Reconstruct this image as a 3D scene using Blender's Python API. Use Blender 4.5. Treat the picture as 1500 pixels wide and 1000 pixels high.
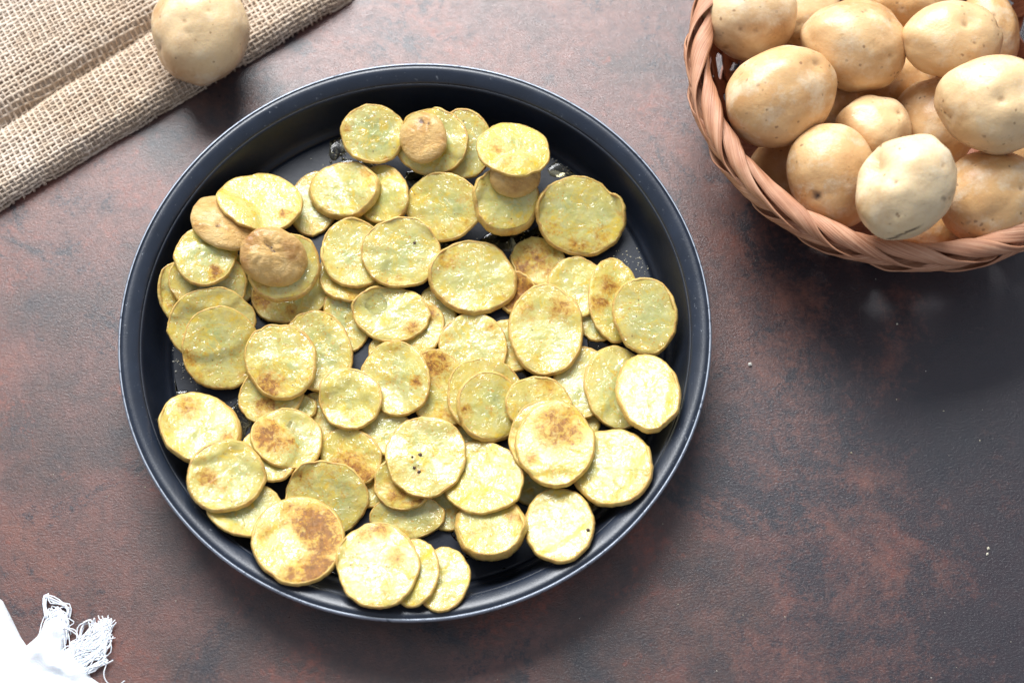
import bpy, bmesh, math, random
import numpy as np
from mathutils import Vector, Matrix, noise

scene = bpy.context.scene
for o in list(bpy.data.objects):
    bpy.data.objects.remove(o, do_unlink=True)
COL = scene.collection

# ------------------------------------------------------------------ camera
TILT = math.radians(19.7)
DIST = 0.766
LOOK = Vector((0.0525, -0.0113, 0.036))
CAMP = LOOK + DIST * Vector((0, -math.sin(TILT), math.cos(TILT)))
cam = bpy.data.cameras.new('camera')
cam.lens = 50; cam.sensor_width = 36; cam.clip_start = 0.01; cam.clip_end = 50
cam.dof.use_dof = True; cam.dof.focus_distance = 0.775; cam.dof.aperture_fstop = 5.0
camo = bpy.data.objects.new('camera', cam); COL.objects.link(camo)
camo.location = CAMP; camo.rotation_euler = (TILT, 0, 0)
scene.camera = camo
FPX = 50 / 36 * 1500
FW = (LOOK - CAMP).normalized(); RT = Vector((1, 0, 0)); UP = RT.cross(FW)

def P(px, py, z=0.0):
    """point of the table-top photograph (1500x1000) at height z above the table"""
    d = FW + RT * ((px - 750) / FPX) + UP * ((500 - py) / FPX)
    t = (z - CAMP.z) / d.z
    return CAMP + d * t

# ------------------------------------------------------------------ light
world = bpy.data.worlds.new('World'); scene.world = world; world.use_nodes = True
wb = world.node_tree.nodes['Background']
wb.inputs['Color'].default_value = (0.80, 0.86, 1.0, 1); wb.inputs['Strength'].default_value = 0.46

def area(name, loc, target, sx, sy, power, color):
    l = bpy.data.lights.new(name, 'AREA'); l.shape = 'RECTANGLE'; l.size = sx; l.size_y = sy
    l.energy = power; l.color = color
    o = bpy.data.objects.new(name, l); COL.objects.link(o)
    o.location = loc
    o.rotation_euler = (Vector(target) - Vector(loc)).to_track_quat('-Z', 'Y').to_euler()
    return o
area('window_light', (-0.30, 1.50, 1.42), (0.08, 0.0, 0.03), 1.40, 1.10, 90, (0.97, 0.985, 1.0))

vs = scene.view_settings
vs.view_transform = 'Standard'; vs.look = 'None'; vs.exposure = 0.18; vs.gamma = 1.0; vs.use_curve_mapping = False

# ------------------------------------------------------------------ helpers
def link(name, me, mat=None, parent=None, smooth=True):
    if mat is not None: me.materials.append(mat)
    if smooth:
        me.polygons.foreach_set('use_smooth', [True] * len(me.polygons))
    o = bpy.data.objects.new(name, me); COL.objects.link(o)
    if parent is not None: o.parent = parent
    return o

def mesh(name, verts, faces):
    me = bpy.data.meshes.new(name); me.from_pydata([tuple(v) for v in verts], [], faces); me.update()
    return me

def fattr(me, name, vals):
    a = me.attributes.new(name, 'FLOAT', 'POINT'); a.data.foreach_set('value', np.asarray(vals, dtype=np.float32))

def tag(o, label=None, cat=None, group=None, kind=None):
    if label: o['label'] = label
    if cat: o['category'] = cat
    if group: o['group'] = group
    if kind: o['kind'] = kind
    return o

def n3(x, y, z=0.0):
    return noise.noise(Vector((x, y, z)))

def tube_into(verts, faces, pts, rad, sides=5):
    base = len(verts); n = len(pts)
    for i, p in enumerate(pts):
        a = pts[max(i - 1, 0)]; b = pts[min(i + 1, n - 1)]
        t = (b - a)
        if t.length < 1e-9: t = Vector((1, 0, 0))
        t.normalize()
        s = t.cross(Vector((0, 0, 1)))
        if s.length < 1e-4: s = Vector((1, 0, 0))
        s.normalize(); u = s.cross(t)
        r = rad(i / (n - 1)) if callable(rad) else rad
        for k in range(sides):
            q = 2 * math.pi * k / sides
            verts.append(p + s * (math.cos(q) * r) + u * (math.sin(q) * r))
    for i in range(n - 1):
        for k in range(sides):
            k2 = (k + 1) % sides
            faces.append((base + i * sides + k, base + i * sides + k2, base + (i + 1) * sides + k2, base + (i + 1) * sides + k))
    faces.append(tuple(base + k for k in reversed(range(sides))))
    faces.append(tuple(base + (n - 1) * sides + k for k in range(sides)))

# ------------------------------------------------------------------ materials
class NT:
    def __init__(self, name):
        self.m = bpy.data.materials.new(name); self.m.use_nodes = True
        self.t = self.m.node_tree; self.b = self.t.nodes['Principled BSDF']
        self._oc = None
    def n(self, typ, **kw):
        nd = self.t.nodes.new(typ)
        for k, v in kw.items(): setattr(nd, k, v)
        return nd
    def l(self, a, b): self.t.links.new(a, b)
    def set(self, **kw):
        for k, v in kw.items():
            k = k.replace('_', ' ')
            self.b.inputs[k].default_value = v
    def oc(self, scale=(1, 1, 1)):
        if self._oc is None: self._oc = self.n('ShaderNodeTexCoord')
        mp = self.n('ShaderNodeMapping'); mp.inputs['Scale'].default_value = scale
        self.l(self._oc.outputs['Object'], mp.inputs['Vector'])
        rnd = self.n('ShaderNodeObjectInfo')
        ad = self.n('ShaderNodeVectorMath', operation='MULTIPLY_ADD')
        cb = self.n('ShaderNodeCombineXYZ')
        self.l(rnd.outputs['Random'], cb.inputs['X']); self.l(rnd.outputs['Random'], cb.inputs['Z'])
        self.l(cb.outputs[0], ad.inputs[0]); ad.inputs[1].default_value = (37, 11, 53)
        self.l(mp.outputs[0], ad.inputs[2])
        return ad.outputs[0]
    def noise(self, scale, detail=4, rough=0.55, vec=None, dist=0.0):
        nd = self.n('ShaderNodeTexNoise'); nd.inputs['Scale'].default_value = scale
        nd.inputs['Detail'].default_value = detail; nd.inputs['Roughness'].default_value = rough
        nd.inputs['Distortion'].default_value = dist
        self.l(vec if vec is not None else self.oc(), nd.inputs['Vector'])
        return nd.outputs['Fac']
    def voro(self, scale, vec=None, out='Distance'):
        nd = self.n('ShaderNodeTexVoronoi'); nd.inputs['Scale'].default_value = scale
        self.l(vec if vec is not None else self.oc(), nd.inputs['Vector'])
        return nd.outputs[out]
    def ramp(self, fac, stops, interp='LINEAR'):
        nd = self.n('ShaderNodeValToRGB'); cr = nd.color_ramp; cr.interpolation = interp
        while len(cr.elements) < len(stops): cr.elements.new(0.5)
        for e, (p, c) in zip(cr.elements, stops):
            e.position = p; e.color = (c, c, c, 1) if isinstance(c, (int, float)) else (*c, 1)
        self.l(fac, nd.inputs['Fac']); return nd.outputs['Color']
    def mix(self, fac, a, b, blend='MIX'):
        nd = self.n('ShaderNodeMix', data_type='RGBA', blend_type=blend)
        for sock, v in ((nd.inputs[0], fac), (nd.inputs[6], a), (nd.inputs[7], b)):
            if isinstance(v, (int, float)): sock.default_value = v
            elif isinstance(v, tuple): sock.default_value = (*v, 1)
            else: self.l(v, sock)
        return nd.outputs[2]
    def math(self, op, a, b=0.0, clamp=False):
        nd = self.n('ShaderNodeMath', operation=op, use_clamp=clamp)
        for i, v in enumerate((a, b)):
            if isinstance(v, (int, float)): nd.inputs[i].default_value = v
            else: self.l(v, nd.inputs[i])
        return nd.outputs[0]
    def attr(self, name):
        nd = self.n('ShaderNodeAttribute'); nd.attribute_name = name; return nd.outputs['Fac']
    def oattr(self, name):
        nd = self.n('ShaderNodeAttribute', attribute_type='OBJECT'); nd.attribute_name = name; return nd.outputs['Fac']
    def uv(self, scale):
        nd = self.n('ShaderNodeUVMap'); mp = self.n('ShaderNodeMapping'); mp.inputs['Scale'].default_value = scale
        self.l(nd.outputs[0], mp.inputs['Vector']); return mp.outputs[0]
    def bump(self, height, dist, strength=1.0, prev=None):
        nd = self.n('ShaderNodeBump'); nd.inputs['Distance'].default_value = dist; nd.inputs['Strength'].default_value = strength
        self.l(height, nd.inputs['Height'])
        if prev is not None: self.l(prev, nd.inputs['Normal'])
        return nd.outputs[0]
    def out(self, color=None, rough=None, normal=None):
        if color is not None: self.l(color, self.b.inputs['Base Color'])
        if rough is not None: self.l(rough, self.b.inputs['Roughness'])
        if normal is not None: self.l(normal, self.b.inputs['Normal'])
        return self.m

def mat_table():
    m = NT('rusty_slate_paint')
    big = m.noise(5.2, 5, 0.62, dist=0.6)
    mid = m.noise(26, 6, 0.66)
    fine = m.noise(190, 6, 0.72)
    streak = m.noise(40, 5, 0.65, vec=m.oc((1.0, 4.0, 1)))
    v = m.math('ADD', m.math('MULTIPLY', big, 0.62), m.math('MULTIPLY', mid, 0.48))
    c = m.ramp(v, [(0.38, (0.030, 0.027, 0.031)), (0.46, (0.085, 0.043, 0.034)), (0.54, (0.142, 0.060, 0.047)), (0.66, (0.185, 0.072, 0.050)), (0.80, (0.25, 0.12, 0.085))])
    c = m.mix(m.ramp(fine, [(0.44, 0.0), (0.70, 0.6)]), c, (0.045, 0.030, 0.030))
    grit = m.math('MULTIPLY', m.math('SUBTRACT', m.noise(330, 6, 0.8), 0.5), 0.55)
    rust = m.ramp(m.math('ADD', m.noise(13, 6, 0.72, dist=0.5), grit), [(0.53, 0.0), (0.62, 0.85)])
    c = m.mix(m.math('MULTIPLY', rust, m.ramp(m.noise(260, 5, 0.65), [(0.40, 0.0), (0.62, 1.0)])), c, (0.25, 0.070, 0.042))
    dark = m.ramp(m.math('ADD', m.noise(17, 8, 0.78, dist=0.8), m.math('MULTIPLY', grit, 0.9)), [(0.54, 0.0), (0.63, 0.85)])
    c = m.mix(dark, c, (0.017, 0.018, 0.025))
    # the right side's own dark tone plus shade painted into the colour, ragged edge
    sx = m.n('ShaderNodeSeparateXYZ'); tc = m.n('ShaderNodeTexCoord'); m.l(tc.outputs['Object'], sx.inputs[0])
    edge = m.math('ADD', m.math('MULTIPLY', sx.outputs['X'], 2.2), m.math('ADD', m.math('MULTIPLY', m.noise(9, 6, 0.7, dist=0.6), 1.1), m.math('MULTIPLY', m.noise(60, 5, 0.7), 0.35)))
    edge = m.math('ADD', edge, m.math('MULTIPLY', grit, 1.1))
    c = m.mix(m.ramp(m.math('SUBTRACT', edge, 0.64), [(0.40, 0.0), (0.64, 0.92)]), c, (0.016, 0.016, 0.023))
    gr = m.ramp(m.noise(520, 4, 0.75), [(0.40, 0.0), (0.68, 0.55)])
    c = m.mix(gr, c, m.mix(0.5, c, (0.015, 0.015, 0.02)))
    sc1 = m.math('MULTIPLY', m.ramp(m.noise(30, 3, 0.5, vec=m.oc((26, 0.5, 1))), [(0.715, 0.0), (0.74, 0.28)]), m.ramp(m.noise(9, 3), [(0.5, 0.0), (0.6, 1.0)]))
    c = m.mix(sc1, c, (0.30, 0.24, 0.22))
    pale = m.ramp(m.noise(75, 5, 0.7, vec=m.oc((1, 2.2, 1))), [(0.66, 0.0), (0.78, 0.35)])
    c = m.mix(pale, c, (0.24, 0.17, 0.155))
    h1 = m.noise(820, 5, 0.75, vec=m.oc((0.8, 1.15, 1)), dist=0.5)
    h2 = m.noise(120, 6, 0.7)
    b = m.bump(h2, 0.0002, 0.30)
    b = m.bump(h1, 0.00036, 0.80, b)
    r = m.ramp(m.math('ADD', m.math('MULTIPLY', fine, 0.5), m.math('MULTIPLY', streak, 0.5)), [(0.3, 0.25), (0.7, 0.42)])
    m.set(Specular_IOR_Level=0.75)
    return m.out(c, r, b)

def mat_pan(name, base, r0, r1, worn=0.0, spec=0.5):
    m = NT(name)
    fine = m.noise(900, 3, 0.6)
    c = m.mix(m.ramp(m.noise(60, 5, 0.6), [(0.35, 0.0), (0.7, 0.6)]), base, tuple(min(1, k * 1.7) for k in base))
    if worn > 0:
        sc = m.ramp(m.noise(430, 5, 0.75), [(0.65, 0.0), (0.69, worn)])
        c = m.mix(sc, c, (0.55, 0.58, 0.62))
    smear = m.noise(34, 5, 0.65, dist=0.7)
    m.set(Specular_IOR_Level=spec)
    return m.out(c, m.ramp(smear, [(0.3, r0), (0.7, r1)]), m.bump(fine, 0.0002, 0.35))

def mat_metal_edge():
    m = NT('bare_metal_edge'); m.set(Metallic=0.85)
    c = m.mix(m.ramp(m.noise(260, 4, 0.7), [(0.56, 0.0), (0.70, 1.0)]), (0.30, 0.33, 0.38), (0.05, 0.06, 0.085))
    return m.out(c, m.ramp(m.noise(300, 3), [(0.3, 0.38), (0.7, 0.6)]))

def mat_flesh():
    m = NT('cooked_potato_flesh')
    rad = m.attr('rad'); br = m.attr('brown'); tone = m.oattr('tone')
    n1 = m.noise(65, 4, 0.6); n2 = m.noise(240, 4, 0.6)
    pale = m.mix(n1, (0.475, 0.46, 0.155), (0.59, 0.565, 0.25))
    yel = m.mix(n1, (0.55, 0.44, 0.07), (0.615, 0.51, 0.125))
    green = (0.355, 0.39, 0.145)
    ring = (0.63, 0.475, 0.10)
    c = m.mix(tone, pale, yel)
    c = m.mix(m.ramp(m.math('ADD', rad, m.math('MULTIPLY', m.math('SUBTRACT', n1, 0.5), 0.5)), [(0.55, 0.0), (0.98, 0.75)]), c, ring)
    # moist translucent greenish blotches and mottled cells
    c = m.mix(m.math('MULTIPLY', m.ramp(m.noise(48, 4, 0.6, dist=0.6), [(0.42, 0.0), (0.64, 0.85)]), m.ramp(rad, [(0.3, 1.0), (0.88, 0.1)])), c, green)
    c = m.mix(m.ramp(n2, [(0.48, 0.0), (0.72, 0.35)]), c, (0.69, 0.66, 0.39))
    # turmeric yellow oil smears
    c = m.mix(m.ramp(m.noise(95, 6, 0.72, dist=1.2), [(0.50, 0.0), (0.66, 0.8)]), c, (0.67, 0.44, 0.022))
    # browning: listed patches broken up by noise, and a little near the edge
    bn = m.noise(210, 6, 0.80, dist=0.4)
    bv = m.math('ADD', br, m.math('MULTIPLY', m.math('SUBTRACT', bn, 0.5), 2.6))
    c = m.mix(m.ramp(bv, [(0.30, 0.0), (0.80, 0.85)]), c, m.ramp(m.noise(380, 5, 0.8), [(0.35, (0.58, 0.30, 0.022)), (0.65, (0.36, 0.15, 0.015))]))
    c = m.mix(m.ramp(bv, [(0.75, 0.0), (1.25, 0.85)]), c, m.ramp(m.noise(300, 5, 0.8), [(0.35, (0.34, 0.13, 0.018)), (0.62, (0.13, 0.042, 0.010))]))
    rb = m.math('MULTIPLY', m.ramp(m.noise(130, 6, 0.75), [(0.57, 0.0), (0.68, 1.0)]), m.ramp(rad, [(0.55, 0.0), (0.96, 0.75)]))
    c = m.mix(rb, c, (0.54, 0.25, 0.03))
    # golden seasoning dust, pepper and scorch specks
    se = m.math('MULTIPLY', m.ramp(m.voro(470), [(0.16, 1.0), (0.32, 0.0)]), m.ramp(m.noise(85, 3), [(0.44, 0.0), (0.58, 1.0)]))
    c = m.mix(m.math('MULTIPLY', se, 0.75), c, (0.58, 0.27, 0.02))
    sp = m.math('MULTIPLY', m.ramp(m.voro(300), [(0.10, 1.0), (0.17, 0.0)]), m.ramp(m.noise(130, 2), [(0.58, 0.0), (0.64, 1.0)]))
    c = m.mix(m.math('MULTIPLY', sp, 0.8), c, (0.10, 0.045, 0.015))
    dk = m.attr('scorch')
    c = m.mix(dk, c, (0.030, 0.012, 0.012))
    h1 = m.noise(300, 4, 0.55); h2 = m.noise(100, 3, 0.55, dist=0.5)
    b = m.bump(h2, 0.0026, 0.30)
    b = m.bump(h1, 0.0007, 0.45, b)
    cb = m.bump(m.noise(240, 2, 0.5, dist=1.2), 0.0016, 1.0, m.bump(h2, 0.0030, 0.5))
    r = m.mix(m.ramp(br, [(0.2, 0.0), (0.9, 0.8)]), m.ramp(m.noise(120, 4, 0.6), [(0.34, 0.22), (0.62, 0.5)]), (0.7, 0.7, 0.7))
    m.set(Subsurface_Weight=0.35, Subsurface_Scale=0.005, Specular_IOR_Level=0.35, Coat_Roughness=0.035, Coat_IOR=1.65)
    wet = m.ramp(m.noise(60, 4, 0.65), [(0.36, 0.25), (0.54, 1.0)])
    m.l(m.math('MULTIPLY', wet, m.ramp(br, [(0.1, 1.0), (0.6, 0.06)])), m.b.inputs['Coat Weight'])
    m.b.inputs['Subsurface Radius'].default_value = (1.0, 0.8, 0.3)
    m.l(cb, m.b.inputs['Coat Normal'])
    return m.out(c, r, b)

def mat_peel():
    m = NT('roasted_peel_edge')
    c = m.ramp(m.noise(210, 6, 0.74), [(0.34, (0.68, 0.50, 0.16)), (0.50, (0.62, 0.40, 0.10)), (0.62, (0.48, 0.25, 0.055)), (0.74, (0.24, 0.09, 0.025))])
    c = m.mix(m.ramp(m.noise(420, 3), [(0.5, 0.0), (0.75, 0.4)]), c, (0.74, 0.58, 0.28))
    b = m.bump(m.noise(420, 5, 0.65), 0.0010, 0.7)
    m.set(Specular_IOR_Level=0.5, Subsurface_Weight=0.1, Subsurface_Scale=0.003)
    return m.out(c, m.ramp(m.noise(90), [(0.3, 0.25), (0.7, 0.5)]), b)

def mat_cap():
    m = NT('roasted_potato_skin')
    e = m.attr('eye'); br = m.attr('brown')
    c = m.ramp(m.noise(70, 5, 0.65), [(0.30, (0.76, 0.53, 0.22)), (0.52, (0.66, 0.40, 0.125)), (0.72, (0.48, 0.24, 0.06))])
    c = m.mix(m.ramp(m.noise(300, 4, 0.6), [(0.55, 0.0), (0.75, 0.4)]), c, (0.76, 0.57, 0.28))
    bv = m.math('ADD', br, m.math('MULTIPLY', m.math('SUBTRACT', m.noise(160, 6, 0.7), 0.5), 1.2))
    c = m.mix(m.ramp(bv, [(0.40, 0.0), (0.95, 0.75)]), c, (0.38, 0.15, 0.03))
    c = m.mix(m.ramp(m.math('ADD', e, m.math('MULTIPLY', m.math('SUBTRACT', m.noise(330, 5, 0.75), 0.5), 2.6)), [(0.45, 0.0), (1.0, 0.9)]), c, (0.085, 0.04, 0.03))
    b = m.bump(m.noise(260, 6, 0.75, vec=m.oc((1, 1.8, 1)), dist=0.8), 0.0022, 0.8)
    m.set(Specular_IOR_Level=0.55, Coat_Weight=0.25, Coat_Roughness=0.15)
    return m.out(c, m.ramp(m.noise(100), [(0.3, 0.25), (0.7, 0.48)]), b)

def mat_potato():
    m = NT('raw_potato_skin')
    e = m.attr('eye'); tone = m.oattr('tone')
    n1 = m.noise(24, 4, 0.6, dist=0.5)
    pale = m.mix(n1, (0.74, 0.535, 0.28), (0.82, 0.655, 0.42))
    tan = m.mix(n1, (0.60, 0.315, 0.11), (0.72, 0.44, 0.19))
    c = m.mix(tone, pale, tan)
    c = m.mix(m.ramp(m.noise(19, 5, 0.65), [(0.46, 0.0), (0.68, 0.85)]), c, (0.46, 0.225, 0.08))
    c = m.mix(m.ramp(m.noise(60, 5, 0.7), [(0.50, 0.0), (0.68, 0.55)]), c, (0.78, 0.68, 0.50))
    c = m.mix(m.ramp(m.noise(33, 4, 0.6), [(0.62, 0.0), (0.72, 0.30)]), c, (0.40, 0.33, 0.27))
    # lenticel specks, sparse
    dv = m.n('ShaderNodeVectorMath', operation='MULTIPLY_ADD'); nz = m.n('ShaderNodeTexNoise'); nz.inputs['Scale'].default_value = 260
    m.l(m.oc(), nz.inputs['Vector']); m.l(nz.outputs['Color'], dv.inputs[0]); dv.inputs[1].default_value = (0.0022, 0.0022, 0.0022); m.l(m.oc(), dv.inputs[2]); jv = dv.outputs[0]
    sp = m.math('MULTIPLY', m.ramp(m.voro(190, jv), [(0.10, 1.0), (0.20, 0.0)]), m.ramp(m.noise(70, 2), [(0.48, 0.0), (0.58, 1.0)]))
    c = m.mix(m.math('MULTIPLY', sp, 0.7), c, (0.22, 0.11, 0.05))
    sp2 = m.math('MULTIPLY', m.ramp(m.voro(85, jv), [(0.06, 1.0), (0.12, 0.0)]), m.ramp(m.noise(50, 2), [(0.52, 0.0), (0.60, 1.0)]))
    c = m.mix(m.math('MULTIPLY', sp2, 0.6), c, (0.16, 0.085, 0.05))
    c = m.mix(m.ramp(e, [(0.25, 0.0), (0.9, 0.75)]), c, (0.30, 0.165, 0.075))
    c = m.mix(m.attr('scorch'), c, (0.045, 0.025, 0.018))
    sc_ = m.math('MULTIPLY', m.ramp(m.noise(70, 7, 0.8, vec=m.oc((1, 2.6, 1)), dist=1.0), [(0.56, 0.0), (0.66, 1.0)]), m.ramp(m.noise(28, 3), [(0.48, 0.0), (0.6, 0.55)]))
    c = m.mix(sc_, c, (0.36, 0.22, 0.11))
    b = m.bump(m.noise(50, 4, 0.55), 0.0018, 0.35)
    b = m.bump(m.noise(520, 4, 0.65), 0.0005, 0.45, b)
    m.set(Specular_IOR_Level=0.45, Subsurface_Weight=0.12, Subsurface_Scale=0.004)
    m.b.inputs['Subsurface Radius'].default_value = (1.0, 0.6, 0.25)
    return m.out(c, m.ramp(m.noise(60), [(0.3, 0.27), (0.7, 0.44)]), b)

def mat_splint(name, a, b_, c_):
    m = NT(name)
    uvs = m.uv((1.6, 15.0, 1)); g = m.noise(1.0, 6, 0.62, vec=uvs)
    uv2 = m.uv((0.8, 4.0, 1)); g2 = m.noise(1.0, 4, 0.6, vec=uv2)
    c = m.ramp(g, [(0.28, a), (0.52, b_), (0.75, c_)])
    c = m.mix(m.ramp(g2, [(0.4, 0.0), (0.75, 0.55)]), c, a)
    c = m.mix(m.ramp(m.noise(55, 4), [(0.5, 0.0), (0.75, 0.35)]), c, c_)
    return m.out(c, m.ramp(g, [(0.3, 0.42), (0.7, 0.6)]), m.bump(g, 0.0012, 0.5))

def mat_jute(name, k=1.0):
    m = NT(name)
    c = m.ramp(m.noise(140, 4, 0.7), [(0.25, (0.40 * k, 0.29 * k, 0.195 * k)), (0.5, (0.58 * k, 0.455 * k, 0.335 * k)), (0.75, (0.72 * k, 0.61 * k, 0.49 * k))])
    c = m.mix(m.ramp(m.noise(22, 3), [(0.45, 0.0), (0.7, 0.4)]), c, (0.74 * k, 0.67 * k, 0.60 * k))
    m.set(Specular_IOR_Level=0.2)
    return m.out(c, m.ramp(m.noise(200), [(0.3, 0.75), (0.7, 0.9)]), m.bump(m.noise(1900, 3, 0.7), 0.0004, 0.6))

def mat_cotton():
    m = NT('white_cotton'); m.set(Specular_IOR_Level=0.15, Subsurface_Weight=0.1, Subsurface_Scale=0.002)
    c = m.mix(m.noise(60, 4), (0.80, 0.82, 0.86), (0.88, 0.89, 0.91))
    wv = m.noise(1500, 2, 0.5)
    return m.out(c, m.ramp(wv, [(0.3, 0.8), (0.7, 0.95)]), m.bump(wv, 0.0004, 0.5))

def mat_oil():
    m = NT('cooking_oil'); m.set(Transmission_Weight=1.0, IOR=1.47)
    c = m.mix(m.noise(80, 3), (0.80, 0.70, 0.35), (0.92, 0.86, 0.60))
    return m.out(c, m.ramp(m.noise(200), [(0.3, 0.06), (0.7, 0.16)]), m.bump(m.noise(200, 2), 0.0003, 0.3))

def mat_grain():
    m = NT('salt_and_crumbs'); 
    c = m.ramp(m.noise(90, 2), [(0.35, (0.72, 0.70, 0.62)), (0.65, (0.62, 0.55, 0.36))])
    return m.out(c, m.ramp(m.noise(300), [(0.3, 0.3), (0.7, 0.6)]))

def mat_char():
    m = NT('charred_crust')
    return m.out(m.mix(m.noise(700, 3), (0.022, 0.010, 0.009), (0.09, 0.035, 0.022)), m.ramp(m.noise(300), [(0.3, 0.4), (0.7, 0.7)]))

M_CHAR = mat_char()
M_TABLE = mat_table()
M_PAN = mat_pan('nonstick_black', (0.0075, 0.0105, 0.018), 0.34, 0.50, 0.0, 0.34)
M_RIM = mat_pan('coated_rim', (0.011, 0.016, 0.027), 0.26, 0.38, 0.45, 0.5)
M_EDGE = mat_metal_edge()
M_FLESH = mat_flesh(); M_PEEL = mat_peel(); M_CAP = mat_cap(); M_POT = mat_potato()
M_SPL = mat_splint('basket_splint', (0.20, 0.060, 0.028), (0.33, 0.115, 0.055), (0.46, 0.20, 0.105))
M_RIMS = mat_splint('basket_rim_splint', (0.27, 0.095, 0.045), (0.52, 0.25, 0.135), (0.74, 0.47, 0.31))
M_JUTE = mat_jute('jute_thread'); M_JUTEB = mat_jute('jute_under', 0.95)
M_COT = mat_cotton(); M_OIL = mat_oil(); M_GRAIN = mat_grain()

# ------------------------------------------------------------------ table
def build_table():
    bm = bmesh.new()
    bmesh.ops.create_cube(bm, size=1.0)
    for v in bm.verts:
        v.co = Vector((v.co.x * 1.5 + 0.05, v.co.y * 1.2 + 0.05, v.co.z * 0.03 - 0.015))
    bmesh.ops.bevel(bm, geom=list(bm.edges), offset=0.003, segments=2, affect='EDGES')
    me = bpy.data.meshes.new('tabletop'); bm.to_mesh(me); bm.free()
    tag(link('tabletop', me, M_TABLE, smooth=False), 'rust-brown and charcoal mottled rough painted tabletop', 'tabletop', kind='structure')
build_table()

# ------------------------------------------------------------------ pan
FLOOR_Z = 0.0045; RIM_R = 0.1605
def lathe(name, prof, seg, mat, parent, closed=False, jitter=0.0):
    verts = []; faces = []
    n = len(prof)
    for i in range(seg):
        a = 2 * math.pi * i / seg
        for (r, z) in prof:
            j = 1 + jitter * n3(math.cos(a) * 3, math.sin(a) * 3, z * 40)
            verts.append((r * j * math.cos(a), r * j * math.sin(a), z))
    for i in range(seg):
        i2 = (i + 1) % seg
        for k in range(n if closed else n - 1):
            k2 = (k + 1) % n
            if prof[k][0] < 1e-6 and prof[k2][0] < 1e-6: continue
            faces.append((i * n + k, i2 * n + k, i2 * n + k2, i * n + k2))
    return link(name, mesh(name, verts, faces), mat, parent)

def build_pan():
    root = bpy.data.objects.new('baking_pan', None); COL.objects.link(root)
    tag(root, 'round black non-stick baking pan filled with potato slices', 'pan')
    floor = [(0.0005, FLOOR_Z), (0.03, FLOOR_Z), (0.08, FLOOR_Z), (0.12, FLOOR_Z), (0.1365, FLOOR_Z), (0.1385, FLOOR_Z + 0.0003)]
    lathe('pan_floor', floor + [(0.1385, 0.0012), (0.12, 0.0006), (0.0005, 0.0006)], 160, M_PAN, root)
    wall = [(0.1386, FLOOR_Z + 0.0003), (0.1405, FLOOR_Z + 0.0012), (0.1422, FLOOR_Z + 0.0030), (0.1434, FLOOR_Z + 0.0060),
            (0.1460, 0.0180), (0.1482, 0.0262), (0.1490, 0.0284), (0.1500, 0.0300),
            (0.1505, 0.0286), (0.1499, 0.0262), (0.1476, 0.0178), (0.1450, 0.0058), (0.1432, 0.0022), (0.1400, 0.0008), (0.1387, 0.0012)]
    lathe('pan_wall', wall, 200, M_PAN, root, closed=True, jitter=0.0006)
    rim = [(0.1499, 0.0299), (0.1508, 0.0310), (0.1520, 0.0320), (0.1535, 0.0330), (0.1553, 0.0340), (0.1572, 0.0347), (0.1589, 0.0345), (0.1599, 0.0335),
           (0.1601, 0.0315), (0.1592, 0.0300), (0.1575, 0.0295), (0.1558, 0.0300), (0.1535, 0.0288), (0.1512, 0.0280), (0.1499, 0.0283)]
    lathe('rim', rim, 220, M_RIM, root, closed=True, jitter=0.0006)
    edge = [(0.15925, 0.0348), (0.15990, 0.03495), (0.16055, 0.0345), (0.16085, 0.0335), (0.1608, 0.0322), (0.1602, 0.0318), (0.1598, 0.0333)]
    lathe('worn_edge', edge, 220, M_EDGE, root, closed=True, jitter=0.0006)
    return root
build_pan()

# ------------------------------------------------------------------ height field the slices settle on
G = 0.0015; GN = 224; G0 = -0.168
gx = G0 + np.arange(GN) * G
GX, GY = np.meshgrid(gx, gx, indexing='ij')
GR = np.hypot(GX, GY)
H = np.full((GN, GN), FLOOR_Z)
H = np.where(GR > 0.139, FLOOR_Z + np.minimum((GR - 0.139) * 4.0, 0.028), H)

def gsample(A, x, y):
    fx = np.clip((x - G0) / G, 0, GN - 1.001); fy = np.clip((y - G0) / G, 0, GN - 1.001)
    i = fx.astype(int); j = fy.astype(int); a = fx - i; b = fy - j
    return A[i, j] * (1 - a) * (1 - b) + A[i + 1, j] * a * (1 - b) + A[i, j + 1] * (1 - a) * b + A[i + 1, j + 1] * a * b

def blur(A, n):
    for _ in range(n):
        A = (A + np.roll(A, 1, 0) + np.roll(A, -1, 0) + np.roll(A, 1, 1) + np.roll(A, -1, 1)) / 5
    return A

def dil(A, n):
    for _ in range(n):
        A = np.maximum.reduce([A, np.roll(A, 1, 0), np.roll(A, -1, 0), np.roll(A, 1, 1), np.roll(A, -1, 1)])
    return A

def rest(x, y, h, cx, cy, lim):
    """support plane under the centre of mass: z = c + a (x-cx) + b (y-cy) >= h"""
    dx = x - cx; dy = y - cy; a0 = b0 = 0.0; w = lim
    for _ in range(4):
        A = np.linspace(max(a0 - w, -lim), min(a0 + w, lim), 13); B = np.linspace(max(b0 - w, -lim), min(b0 + w, lim), 13)
        AA, BB = np.meshgrid(A, B, indexing='ij')
        c = (h[None, None, :] - AA[..., None] * dx - BB[..., None] * dy).max(-1)
        c = c + 0.0004 * (AA ** 2 + BB ** 2)
        k = np.unravel_index(c.argmin(), c.shape); a0 = AA[k]; b0 = BB[k]; w *= 0.25
    c0 = (h - a0 * dx - b0 * dy).max()
    return a0, b0, c0

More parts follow.
